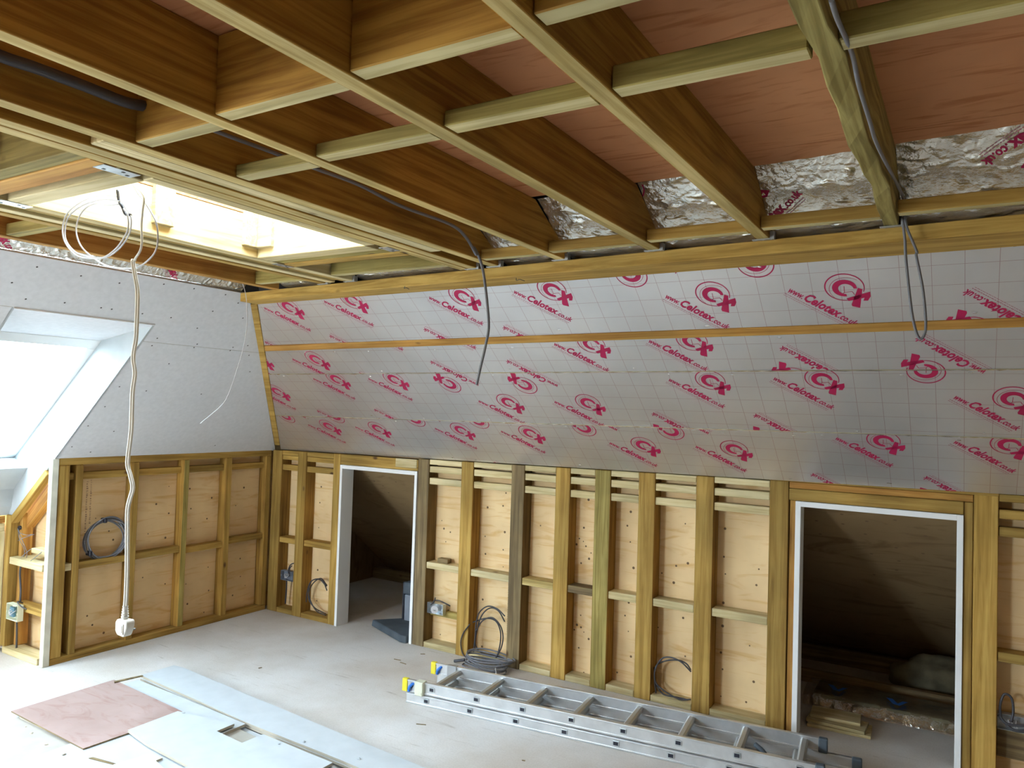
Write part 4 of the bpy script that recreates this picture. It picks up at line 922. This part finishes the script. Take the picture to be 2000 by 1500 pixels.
# plug, hanging with its pins turned away
pb0 = FP[-1]
bm = bmesh.new()
prof = [(-.020, -.003), (.022, -.001), (.027, -.006), (.026, -.022), (.016, -.043), (.011, -.048), (-.017, -.046), (-.026, -.036), (-.027, -.012)]
A = [bm.verts.new(pb0+Vector((x+.004, -.013, z-.012))) for x, z in prof]; B = [bm.verts.new(pb0+Vector((x+.004, .012, z-.012))) for x, z in prof]
bm.faces.new(A); bm.faces.new(B[::-1])
for i in range(len(A)): bm.faces.new((A[i], B[i], B[(i+1) % len(A)], A[(i+1) % len(A)]))
bevel(bm, .004, 3); pl_ = finish('plug', bm, 'white_plastic', e)
bm = bmesh.new()
for (x0, x1, y0, y1, z0, z1) in ((-.012, .018, -.0155, -.0125, -.052, -.024), (-.009, .015, -.017, -.015, -.048, -.028)):
    bm_box(bm, pb0.x+x0, pb0.x+x1, pb0.y+y0, pb0.y+y1, pb0.z+z0, pb0.z+z1)
bevel(bm, .0008); finish('fuse_cover', bm, 'white_plastic', pl_)
bm = bmesh.new()
for (x, z, w, h) in ((-.011, -.045, .0064, .004), (.013, -.045, .0064, .004), (.001, -.024, .004, .008)):
    bm_box(bm, pb0.x+x-w/2, pb0.x+x+w/2, pb0.y+.012, pb0.y+.024, pb0.z+z-h/2, pb0.z+z+h/2)
finish('pins', bm, 'dull_steel', pl_)
bm = bmesh.new()
for k in range(5):
    tube(bm, [pb0+Vector((.001, 0, .018-.007*k)), pb0+Vector((.001, 0, .0215-.007*k))], .0074+.0007*k, 12, sub=1)
tube(bm, [pb0+Vector((.001, 0, .022)), pb0+Vector((.001, 0, -.014))], .0062, 12, sub=1)
finish('strain_relief', bm, 'white_plastic', e)
for nm, pts, lab in (('a', RING1, 'outer loop of the thin pale cable coil hung in front of the rooflight'), ('b', RING2, 'inner loop of the thin pale cable coil hung in front of the rooflight'), ('c', RING3, 'low wide loop of the thin pale coil, running up to the rooflight corner')):
    cable('coiled_cable', pts, .0023, 'pale_cable', lab, group='thin coil at the rooflight', sub=7)
cable('cable_joint', JOINT, .0042, 'dark_cable', 'dark taped knot tying the thin coil together below the rooflight')
cable('conduit', [(2.965, -3.60, 2.272), (2.965, -3.45, 2.276)]+CONDUIT, .013, 'dark_cable', 'thick dark sleeve fixed along the joist face, ending at the deep noggin', 'conduit')
DP = DROP[:9]+[DROP[9], DROP[10], DROP[11], DROP[12]]
cable('drop_cable', [(2.955, -3.02, 2.29)]+DROP[1:12]+DROP[13:], .0058, 'grey_cable', 'grey cable running along the joist and dangling in front of the foil boards')
cable('loop_cable', LOOP, .0041, 'grey_cable', 'long narrow loop of grey cable hanging from the greenish joist end')
cable('loose_wire', THIN, .0018, 'pale_cable', 'very thin wire dangling in front of the plasterboard slope')

def ring_coil(name, c0, rx, rz, r, n, mat, lab, axis='x', seed=1, group=None):
    rnd = random.Random(seed); org = Vector(c0); e = empty(name, org); tag(e, lab, 'cable', group)
    bm = bmesh.new()
    for k in range(n):
        a, b_ = rx*(1+rnd.uniform(-.07, .07)), rz*(1+rnd.uniform(-.07, .07)); ph = rnd.random()*6; off = (k-n/2)*r*1.1; dx, dz = rnd.uniform(-.008, .008), rnd.uniform(-.008, .008)
        pts = []
        for i in range(16):
            t = 2*math.pi*i/16; w = .004*math.sin(3*t+ph)
            u, v = dx+a*math.cos(t), dz+b_*math.sin(t)+w
            pts.append((off+w, u, v) if axis == 'x' else (u, off+w, v))
        tube(bm, pts, r, 7, closed=True, sub=3)
    finish('cable_turns', bm, mat, e)
    return e
ec = ring_coil('cable_coil', (-.030, -1.272, .702), .132, .122, .0042, 8, 'grey_cable', 'round grey cable coil with black ties hung in the short wall bay', seed=4)
for (u, v) in ((-.02, .118), (-.105, -.075)):
    bm = bmesh.new(); bm_box(bm, -.024, .024, u-.010, u+.010, v-.016, v+.014); bevel(bm, .004); finish('cable_tie', bm, 'black_plastic', ec)
def loops(name, polys, r, mat, lab, group='cable loops in the long knee wall'):
    org = Vector(polys[0][0]); e = empty(name, org); tag(e, lab, 'cable', group)
    for p in polys:
        bm = bmesh.new(); tube(bm, [Vector((q[0], q[1]-.022 if q[1] > 0 and q[2] < .5 else q[1], max(q[2], .042) if q[1] > 0 else q[2]))-org for q in p], r, 7, sub=6); finish('cable_strand', bm, mat, e)
loops('cable_loop', LOOP2, .0042, 'dark_cable', 'small dark cable loop low in the bay beside the small door lining')
loops('cable_loop', LOOP1, .0042, 'dark_cable', 'tall tangle of cable loops beside the darkest stud')
loops('cable_loop', LOOP3, .0042, 'dark_cable', 'round dark cable loop low in the bay behind the ladder')
# coil lying on the floor at the foot of the tall loops
e = empty('cable_coil', (2.10, -.10, 0)); tag(e, 'flattened grey cable coil lying on the floor behind the ladder end', 'cable')
bm = bmesh.new(); rnd = random.Random(9)
for k in range(7):
    a = .135+rnd.uniform(-.02, .02); pts = []
    for i in range(14):
        t = 2*math.pi*i/14; pts.append((a*1.15*math.cos(t)+rnd.uniform(-.003, .003), a*.62*math.sin(t)+.012*k-.03, .008+.0085*k+.014*math.sin(t+k*.4)**2))
    tube(bm, pts, .0048, 7, closed=True, sub=3)
finish('cable_turns', bm, 'grey_cable', e)
bm = bmesh.new(); tube(bm, [(-.15, -.02, .03), (-.19, -.03, .02), (-.22, -.035, .012)], .009, 8); finish('taped_end', bm, 'dark_cable', e)
bm = bmesh.new()
for k in range(3): tube(bm, [(.10, -.06, .04), (.12, -.085, .022+.004*k), (.125+.008*k, -.105, .008+.004*k)], .003, 6)
finish('bare_ends', bm, 'pale_cable', e)

def socket_box(x0, x1, z0, z1, y, mat, lab, axis='y', inner='galvanised'):
    """open back box: four sides and a back"""
    e = empty('socket_box', ((x0+x1)/2, y, (z0+z1)/2)); tag(e, lab, 'socket box')
    w, h, d, t = (x1-x0)/2, (z1-z0)/2, .035, .0022
    bm = bmesh.new()
    bm_box(bm, -w, w, d-t, d, -h, h); bm_box(bm, -w, -w+t, 0, d-t, -h, h); bm_box(bm, w-t, w, 0, d-t, -h, h); bm_box(bm, -w+t, w-t, 0, d-t, -h, -h+t); bm_box(bm, -w+t, w-t, 0, d-t, h-t, h)
    for sx in (-1, 1): bm_box(bm, sx*(w-.006)-.004, sx*(w-.006)+.004, -.001, .002, -.004, .004)
    bevel(bm, .0005); finish('box_shell', bm, mat, e)
    bm = bmesh.new()
    for k in range(3):
        tube(bm, [(-.01+.012*k, .02, .01), (-.018+.014*k, -.006, .012-.008*k), (-.004+.010*k, -.012, -.012)], .0024, 6)
    finish('wire_tails', bm, 'pale_cable', e)
    return e
sb = socket_box(1.532, 1.662, .222, .292, .026, 'galvanised', 'shiny metal socket box low beside the small door lining')
bm = bmesh.new(); tube(bm, [(-.02, .012, .03), (-.005, -.01, .055), (.04, -.01, .062), (.10, .0, .045), (.115, .01, .035)], .0042, 7); tube(bm, [(-.035, .0, .02), (.0, -.014, .05), (.01, -.012, .078)], .0045, 7); finish('feed_cable', bm, 'dark_cable', sb)
bm = bmesh.new(); tube(bm, [(0, -.004, -.004), (.001, -.008, -.004)], .026, 16, sub=1); finish('cable_grommet', bm, 'pale_cable', sb)
timber('noggin', (1.530, 1.790), (.064, .098), (.20, .24), 'green_timber', 'thin low noggin carrying the shiny metal socket box', 'noggin', axis='x')
sb = socket_box(.130, .262, .242, .314, .02, 'tool_grey', 'dark grey socket box low in the corner bay of the long wall')
bm = bmesh.new(); tube(bm, [(.01, .01, .02), (.02, -.004, .05), (.04, -.002, .09), (.07, .01, .105)], .0045, 7); tube(bm, [(.02, .01, .0), (.035, -.004, .06), (.055, -.002, .085)], .004, 7); tube(bm, [(-.02, .02, -.03), (-.03, .03, -.12), (-.035, .03, -.22)], .006, 7); finish('feed_cable', bm, 'dark_cable', sb)
# bucket-like box at the right edge
sb = socket_box(4.742, 4.86, .235, .305, .03, 'dull_steel', 'dented steel socket box with dark looped cable past the large opening')
bm = bmesh.new(); tube(bm, [(-.045, -.01, .01), (-.05, -.012, .07), (-.035, -.012, .125), (-.008, -.01, .115), (.0, -.01, .06), (-.008, -.012, .01)], .0055, 7); tube(bm, [(-.056, -.008, .03), (-.02, -.02, .0), (.05, -.016, .01)], .006, 7); tube(bm, [(-.05, -.01, .02), (0, -.02, -.02), (.058, -.014, -.012)], .006, 7); finish('feed_cable', bm, 'dark_cable', sb)
timber('noggin', (4.740, 5.038), (.07, .098), (.10, .225), 'grey_timber', 'dark low board below the dented steel socket box', 'noggin', axis='x')
# recess box and its wires
sb = socket_box(-.405, -.275, .222, .318, -1.655, 'cream_plastic', 'grey plastic socket box mounted in the window recess side')
bm = bmesh.new(); bm_box(bm, -.035, .01, .004, .02, -.03, .03); bevel(bm, .003); finish('socket_mount', bm, 'faded_teal', sb)
bm = bmesh.new(); tube(bm, [(-.01, .05, .05), (-.02, .055, .12), (-.05, .06, .22), (-.06, .07, .28)], .006, 7); tube(bm, [(.02, .05, .05), (.04, .01, .07), (.08, .01, .05), (.11, .03, .03)], .004, 7); tube(bm, [(-.03, .045, -.05), (-.03, .05, -.14), (-.025, .05, -.24)], .006, 7); finish('feed_cable', bm, 'dark_cable', sb)
loops('wire_bundle', [[(-.43, YR+.04, .76), (-.36, YR+.02, .745), (-.28, YR+.02, .74), (-.20, YR+.01, .755)], [(-.43, YR+.04, .765), (-.38, YR+.03, .70), (-.36, YR+.05, .64), (-.36, YR+.05, .592)], [(-.425, YR+.04, .76), (-.35, YR+.03, .70), (-.33, YR+.05, .63), (-.33, YR+.05, .592)], [(-.40, YR+.03, .69), (-.30, YR+.01, .72), (-.16, YR, .76)], [(-.34, YR+.02, .592), (-.30, YR+.02, .62), (-.24, YR+.03, .66)], [(-.22, YR+.02, .592), (-.18, YR+.03, .62), (-.14, YR+.05, .66)]], .0019, 'grey_cable', 'loose wires spilling over the bright shelf-like noggin', group=None)
bm = bmesh.new(); tube(bm, [(0, 0, 0), (0, .012, 0)], .013, 14, sub=1); o = finish('cable_hole_plug', bm, 'black_plastic'); o.location = (-.425, YR+.044, .765); tag(o, 'black round hole where wires leave the outer recess stud', 'cable hole')

# ================================================================== ladder
LA = math.radians(6.4)
e = empty('extension_ladder', (2.035, -.800, 0), LA); tag(e, 'two-section aluminium extension ladder lying flat by the long knee wall', 'ladder')
LW, LL = .345, 2.20
def stile(y, side, z0, z1, x0, x1, nm='stile'):
    t = .020; bm = bmesh.new(); yo = y if side > 0 else y-t
    bm_box(bm, x0, x1, yo+.004, yo+t-.004, z0+.004, z1-.004)
    bm_box(bm, x0, x1, yo, yo+t, z0, z0+.008); bm_box(bm, x0, x1, yo, yo+t, z1-.008, z1)
    bevel(bm, .0012)
    finish(nm, bm, 'aluminium', e)
zl, zu = (0.001, .052), (.056, .118)
stile(0, 1, *zl, .0, LL); stile(LW, -1, *zl, .0, LL)
stile(.012, 1, *zu, -.028, LL-.14); stile(LW-.012, -1, *zu, -.028, LL-.14)
def rung(x, z, y0, y1, nm):
    bm = bmesh.new(); w, h = .0175, .015
    pr = [(-w, -h*.5), (-w*.5, -h), (w*.5, -h), (w, -h*.5), (w, h*.5), (w*.5, h), (-w*.5, h), (-w, h*.5)]
    A = [bm.verts.new((x+a, y0, z+b_)) for a, b_ in pr]; B = [bm.verts.new((x+a, y1, z+b_)) for a, b_ in pr]
    bm.faces.new(A); bm.faces.new(B[::-1])
    for i in range(8): bm.faces.new((A[i], B[i], B[(i+1) % 8], A[(i+1) % 8]))
    r_ = finish(nm, bm, 'rung_aluminium', e)
    bm = bmesh.new()          # open swaged end seen on the outer face
    bm_box(bm, x-.0165, x+.0165, y0-.0035, y0-.0005, z-.0125, z+.0125); bevel(bm, .003)
    rim = finish('rung_rim', bm, 'galvanised', r_)
    bm = bmesh.new(); bm_box(bm, x-.0118, x+.0118, y0-.0042, y0-.003, z-.0082, z+.0082); bevel(bm, .0015); finish('rung_hollow', bm, 'black_plastic', r_)
for k in range(8):
    rung(.125+.262*k, .028, .003, LW-.003, 'rung')
    rung(.155+.262*k if k else .150, .088, .015, LW-.015, 'rung')
for y0, y1 in ((.010, .034), (LW-.034, LW-.010)):
    bm = bmesh.new(); bm_box(bm, -.034, -.002, y0, y1, zu[0]-.003, zu[1]+.003); bevel(bm, .003, 2)
    bm_box(bm, -.0355, -.0335, y0+.005, y1-.005, zu[0]+.012, zu[1]-.012)
    finish('yellow_end_cap', bm, 'yellow_plastic', e)
    bm = bmesh.new(); tube(bm, [(.012, y0-.004, .060), (.018, y0-.006, .085), (.035, (y0+y1)/2, .10), (.045, y1+.004, .085), (.040, y1+.006, .062)], .008, 8); finish('blue_tie', bm, 'blue_plastic', e)
bm = bmesh.new(); bm_box(bm, .055, .105, -.008, .040, .050, .122); bevel(bm, .003); bm_box(bm, .085, .10, -.011, -.007, .060, .068); finish('guide_bracket', bm, 'cream_plastic', e)
bm = bmesh.new(); bm_box(bm, .075, .135, LW-.038, LW-.006, .05, .121); bevel(bm, .003); finish('guide_bracket', bm, 'dull_steel', e)
bm = bmesh.new(); bm_box(bm, .022, .027, .0105, .0125, .075, .105); bm_box(bm, .030, .034, .0105, .0125, .082, .100); finish('pen_mark', bm, 'black_plastic', e)
for y0 in (.0, LW-.03):
    bm = bmesh.new(); bm_box(bm, LL-.008, LL+.035, y0-.002, y0+.032, .0, .056); bevel(bm, .006, 2); finish('rubber_foot', bm, 'dark_rubber', e)
    bm = bmesh.new(); bm_box(bm, LL-.15, LL-.11, y0-.002+.01*(1 if y0 < .1 else -1), y0+.032+.01*(1 if y0 < .1 else -1), .055, .121); bevel(bm, .006, 2); finish('rubber_foot', bm, 'dark_rubber', e)
bm = bmesh.new(); pr = [(1.79, .13, .105), (1.83, .10, .09), (1.86, .05, .07), (1.865, .03, .06)]
tube(bm, pr, .012, 8); finish('locking_hook', bm, 'dark_rubber', e)

# ================================================================== boards stacked on the floor
def floor_board(name, pts, z0, z1, mats, lab, cat='plasterboard', group='boards stacked on the floor', bev=.0015, tilt=None, jag=0.0, seed=0):
    rnd = random.Random(seed); org = Vector((pts[0][0], pts[0][1], z0)); bm = bmesh.new(); P = []
    n = len(pts)
    for i in range(n):
        a, b_ = Vector(pts[i]), Vector(pts[(i+1) % n]); P.append(a)
        if jag:
            m_ = max(1, int((b_-a).length/.12)); d = (b_-a).normalized(); nn = Vector((-d.y, d.x))
            for k in range(1, m_): P.append(a.lerp(b_, k/m_)+nn*rnd.uniform(-jag, jag))
    zz = (lambda p: tilt(p) if tilt else 0)
    A = [bm.verts.new((p.x-org.x, p.y-org.y, zz(p))) for p in P]; B = [bm.verts.new((p.x-org.x, p.y-org.y, zz(p)+z1-z0)) for p in P]
    bm.faces.new(A[::-1]); bm.faces.new(B)
    for i in range(len(A)):
        f = bm.faces.new((A[i], A[(i+1) % len(A)], B[(i+1) % len(A)], B[i])); f.material_index = 1
    o = finish(name, bm, mats); o.location = org
    return tag(o, lab, cat, group)
WBM = ['white_board', 'plasterboard_edge']
floor_board('plasterboard_offcut', [(.600, -2.62), (.640, -1.46), (2.95, -1.62), (3.3, -1.80), (3.3, -2.62)], .001, .0135, WBM, 'wide white board at the very bottom of the floor stack', jag=.001)
floor_board('plasterboard_offcut', [(.655, -2.62), (.700, -1.50), (1.95, -1.60), (2.60, -1.66), (2.60, -2.62)], .0145, .027, ['ivory_board', 'plasterboard_edge'], 'ivory board second from the floor in the stack', jag=.002, seed=2)
floor_board('plasterboard_offcut', [(.664, -1.452), (.658, -1.250), (.735, -1.242), (.745, -1.247), (1.34, -1.297), (1.35, -1.306), (1.60, -1.326), (2.00, -1.356), (2.62, -1.400), (2.95, -1.43), (2.95, -1.60), (2.30, -1.556), (1.66, -1.526), (1.10, -1.485)], .0145, .0265, WBM, 'long white plasterboard strip along the ladder side of the floor stack, underneath', jag=.002, seed=3)
floor_board('plasterboard_offcut', [(.652, -1.443), (.655, -1.238), (.735, -1.230), (2.00, -1.346), (2.95, -1.42), (2.95, -1.60), (2.30, -1.552), (1.655, -1.527), (1.10, -1.480)], .0275, .040, WBM, 'long white plasterboard strip on top, along the ladder side of the floor stack', jag=.0015, seed=4)
floor_board('plasterboard_offcut', [(.700, -2.10), (.708, -1.495), (1.15, -1.512), (1.646, -1.540), (1.651, -1.697), (1.829, -1.709), (1.831, -1.575), (2.35, -1.62), (2.35, -2.45), (1.2, -2.45), (1.19, -2.10)], .028, .0405, WBM, 'white plasterboard sheet with a square notch cut in its edge, in the floor stack', jag=.0012, seed=5)
floor_board('pink_board', [(.628, -2.104), (.622, -1.580), (1.322, -1.635), (1.300, -2.128)], .0415, .0475, ['pink_board', 'grey_timber'], 'pinkish square plywood offcut on the floor stack', 'plywood', jag=0, seed=6)
floor_board('plasterboard_offcut', [(1.305, -1.925), (1.298, -1.663), (1.640, -1.600), (1.642, -1.700), (1.835, -1.715), (1.840, -1.60), (2.30, -1.62), (2.30, -2.40), (1.84, -2.40), (1.83, -1.985), (1.50, -1.960)], .0485, .060, WBM, 'uppermost white plasterboard offcut overlapping the pinkish board', jag=.0012, seed=7)
floor_board('plasterboard_scrap', [(1.55, -2.14), (1.585, -1.995), (1.66, -1.988), (1.66, -2.02), (1.78, -2.05), (1.80, -2.20), (1.62, -2.30)], .0415, .050, ['cream_plastic', 'plasterboard_edge'], 'small cream board scrap with a nick, at the near edge of the floor stack', 'plasterboard', jag=.001, seed=8)
floor_board('wood_strip', [(.655, -1.60), (.690, -1.46), (.705, -1.462), (.675, -1.61)], .0485, .053, ['grey_timber', 'grey_timber'], 'thin grey wood splinter at the corner of the pinkish board', 'wood strip', seed=9)
floor_board('wood_strip', [(1.40, -2.16), (1.405, -2.145), (1.56, -2.12), (1.56, -2.128)], .0415, .045, ['grey_timber', 'grey_timber'], 'thin stick lying near the cream scrap', 'wood strip', seed=10)
rnd = random.Random(3)
for k in range(9):
    x, y = ((.86, -2.03-.12), (.95, -2.17), (1.12, -2.19), (1.28, -2.20), (2.02, -1.52), (1.98, -1.63), (1.52, -1.62), (2.34, -1.50), (1.34, -1.66))[k]
    z = (.0410, .0410, .0410, .0410, .0405, .0605, .0410, .0405, .0605)[k]
    bm = bmesh.new(); r_ = rnd.uniform(.004, .009)
    bmesh.ops.create_icosphere(bm, subdivisions=1, radius=r_)
    for v in bm.verts: v.co = Vector((v.co.x*rnd.uniform(.8, 1.8), v.co.y*rnd.uniform(.6, 1.3), max(-.002, v.co.z*.5)+.002))
    o = finish('plaster_crumb', bm, 'plasterboard_edge' if k < 4 else 'white_board'); o.location = (x, y, z); o.rotation_euler = (0, 0, rnd.random()*3)
    tag(o, 'plaster crumb lying on the floor stack', 'debris', 'plaster crumbs on the floor stack')
for (x, y, a, ln_) in ((1.62, -.12, .6, .03), (1.56, -.30, .1, .05), (1.63, -.33, -.1, .05), (2.28, -.98, .4, .05), (1.0, -.9, 1.2, .02), (2.9, -1.02, .3, .015)):
    bm = bmesh.new(); bm_box(bm, -ln_/2, ln_/2, -.0025, .0025, 0, .003); o = finish('wood_splinter', bm, 'grey_timber'); o.location = (x, y, .0003); o.rotation_euler = (0, 0, a)
    tag(o, 'thin wood splinter on the bare floor', 'debris', 'wood splinters on the floor')

# ================================================================== inside the eaves openings
e = empty('tool_stand', (1.25, .18, 0)); tag(e, 'dark blue-grey stand with a thick flat base just inside the small door lining', 'tool')
bm = bmesh.new()
P = [(-.31, -.03), (-.10, .20), (.16, .26), (.17, -.02), (.15, -.20), (.10, -.205)]
A = [bm.verts.new((x, y, .002)) for x, y in P]; B = [bm.verts.new((x*.97, y*.97, .05)) for x, y in P]
bm.faces.new(A[::-1]); bm.faces.new(B)
for i in range(len(P)): bm.faces.new((A[i], A[(i+1) % len(P)], B[(i+1) % len(P)], B[i]))
bevel(bm, .008, 2); finish('stand_base', bm, 'dark_rubber', e)
bm = bmesh.new(); bm_box(bm, -.11, .06, .09, .20, .05, .235); bevel(bm, .006, 2); finish('stand_column', bm, 'tool_grey', e)
bm = bmesh.new(); bm_box(bm, -.12, .07, .085, .205, .237, .325); bevel(bm, .01, 2); finish('stand_head', bm, 'dark_rubber', e)
bm = bmesh.new(); bm_box(bm, -.135, -.122, .10, .13, .05, .32); finish('stand_rail', bm, 'black_plastic', e)
def lump(name, loc, r, mat, lab, cat, seed):
    bm = bmesh.new(); bmesh.ops.create_icosphere(bm, subdivisions=4, radius=1)
    for v in bm.verts:
        n_ = mn.noise(v.co*1.7+Vector((seed, 0, 0)))*.3+mn.noise(v.co*5+Vector((seed, 3, 0)))*.10
        v.co = Vector((v.co.x*r[0], v.co.y*r[1], v.co.z*r[2]))*(1+n_)
        v.co.z = max(v.co.z, -r[2]*.7)
    o = finish(name, bm, mat, smooth=True); o.location = (loc[0], loc[1], r[2]*.7+.001); tag(o, lab, cat)
lump('insulation_wool', (.78, 1.05, 0), (.16, .10, .09), 'mineral_wool', 'tuft of mineral wool deep in the small eaves opening', 'insulation', 1)
lump('insulation_wool', (4.50, 1.12, 0), (.26, .12, .12), 'mineral_wool', 'dark wool roll deep in the large eaves opening', 'insulation', 4)
timber('eaves_joist', (-.09, 7.4), (1.32, 1.37), (0.001, .10), 'grey_timber', 'long timber lying low at the back of the eaves', 'timber')
timber('eaves_joist', (3.5, 5.4), (.86, .90), (0.001, .075), 'grey_timber', 'timber edging behind the wrapped insulation in the large opening', 'timber')
# polythene-wrapped bundle with blue marks
e = empty('wrapped_bundle', (4.36, .60, 0)); tag(e, 'clear polythene wrapped bundle with blue marks on the eaves floor', 'bundle')
bm = bmesh.new(); bm_box(bm, -.48, .48, -.12, .16, .001, .07); bevel(bm, .02, 3); finish('bundle_core', bm, 'mineral_wool', e)
bm = bmesh.new(); nx, ny = 60, 26; gr = []
for i in range(nx+1):
    row = []
    for j in range(ny+1):
        x = -.52+1.04*i/nx; v = -1+2*j/ny; y = .02+v*.17; z = .085-(abs(v)**5)*.075+.010*mn.noise(Vector((x*7, v*4, 1)))+.005*mn.noise(Vector((x*24, v*12, 5)))
        row.append(bm.verts.new((x, y, max(.003, z))))
    gr.append(row)
for i in range(nx):
    for j in range(ny): f = bm.faces.new((gr[i][j], gr[i+1][j], gr[i+1][j+1], gr[i][j+1])); f.smooth = True
finish('polythene_wrap', bm, 'clear_polythene', e)
for k, (x, y) in enumerate(((-.36, -.02), (-.06, -.05), (.30, -.08))):
    bm = bmesh.new(); pts = [(x-.05, y+.02), (x-.02, y+.02), (x+.01, y-.04), (x+.03, y+.01), (x+.055, y+.012), (x+.02, y-.07), (x-.01, y-.06)]
    bm.faces.new([bm.verts.new((a, b_, .0975)) for a, b_ in pts]); o = finish('blue_mark', bm, 'blue_plastic', e)
for k, (x0, y0, w, d_, z0, a) in enumerate(((3.915, .16, .30, .16, .001, .06), (3.905, .19, .28, .15, .0165, -.04), (3.92, .22, .24, .14, .032, .08))):
    bm = bmesh.new(); bm_box(bm, 0, w, 0, d_, 0, .0145); bevel(bm, .001); o = finish('plywood_scrap', bm, 'pale_timber'); o.location = (x0, y0, z0); o.rotation_euler = (0, 0, a)
    tag(o, ('lowest', 'middle', 'topmost')[k]+' of the plywood scraps stacked just inside the large eaves opening', 'plywood', 'plywood scraps inside the large opening')
# dark sleeve hanging in the ceiling void
bm = bmesh.new(); tube(bm, [(2.31, -3.13, 2.366), (2.305, -3.128, 2.30), (2.30, -3.125, 2.235), (2.285, -3.12, 2.205)], .048, 14); o = finish('duct_sleeve', bm, 'dark_rubber'); tag(o, 'dark flexible sleeve poking down between the ceiling timbers', 'duct')
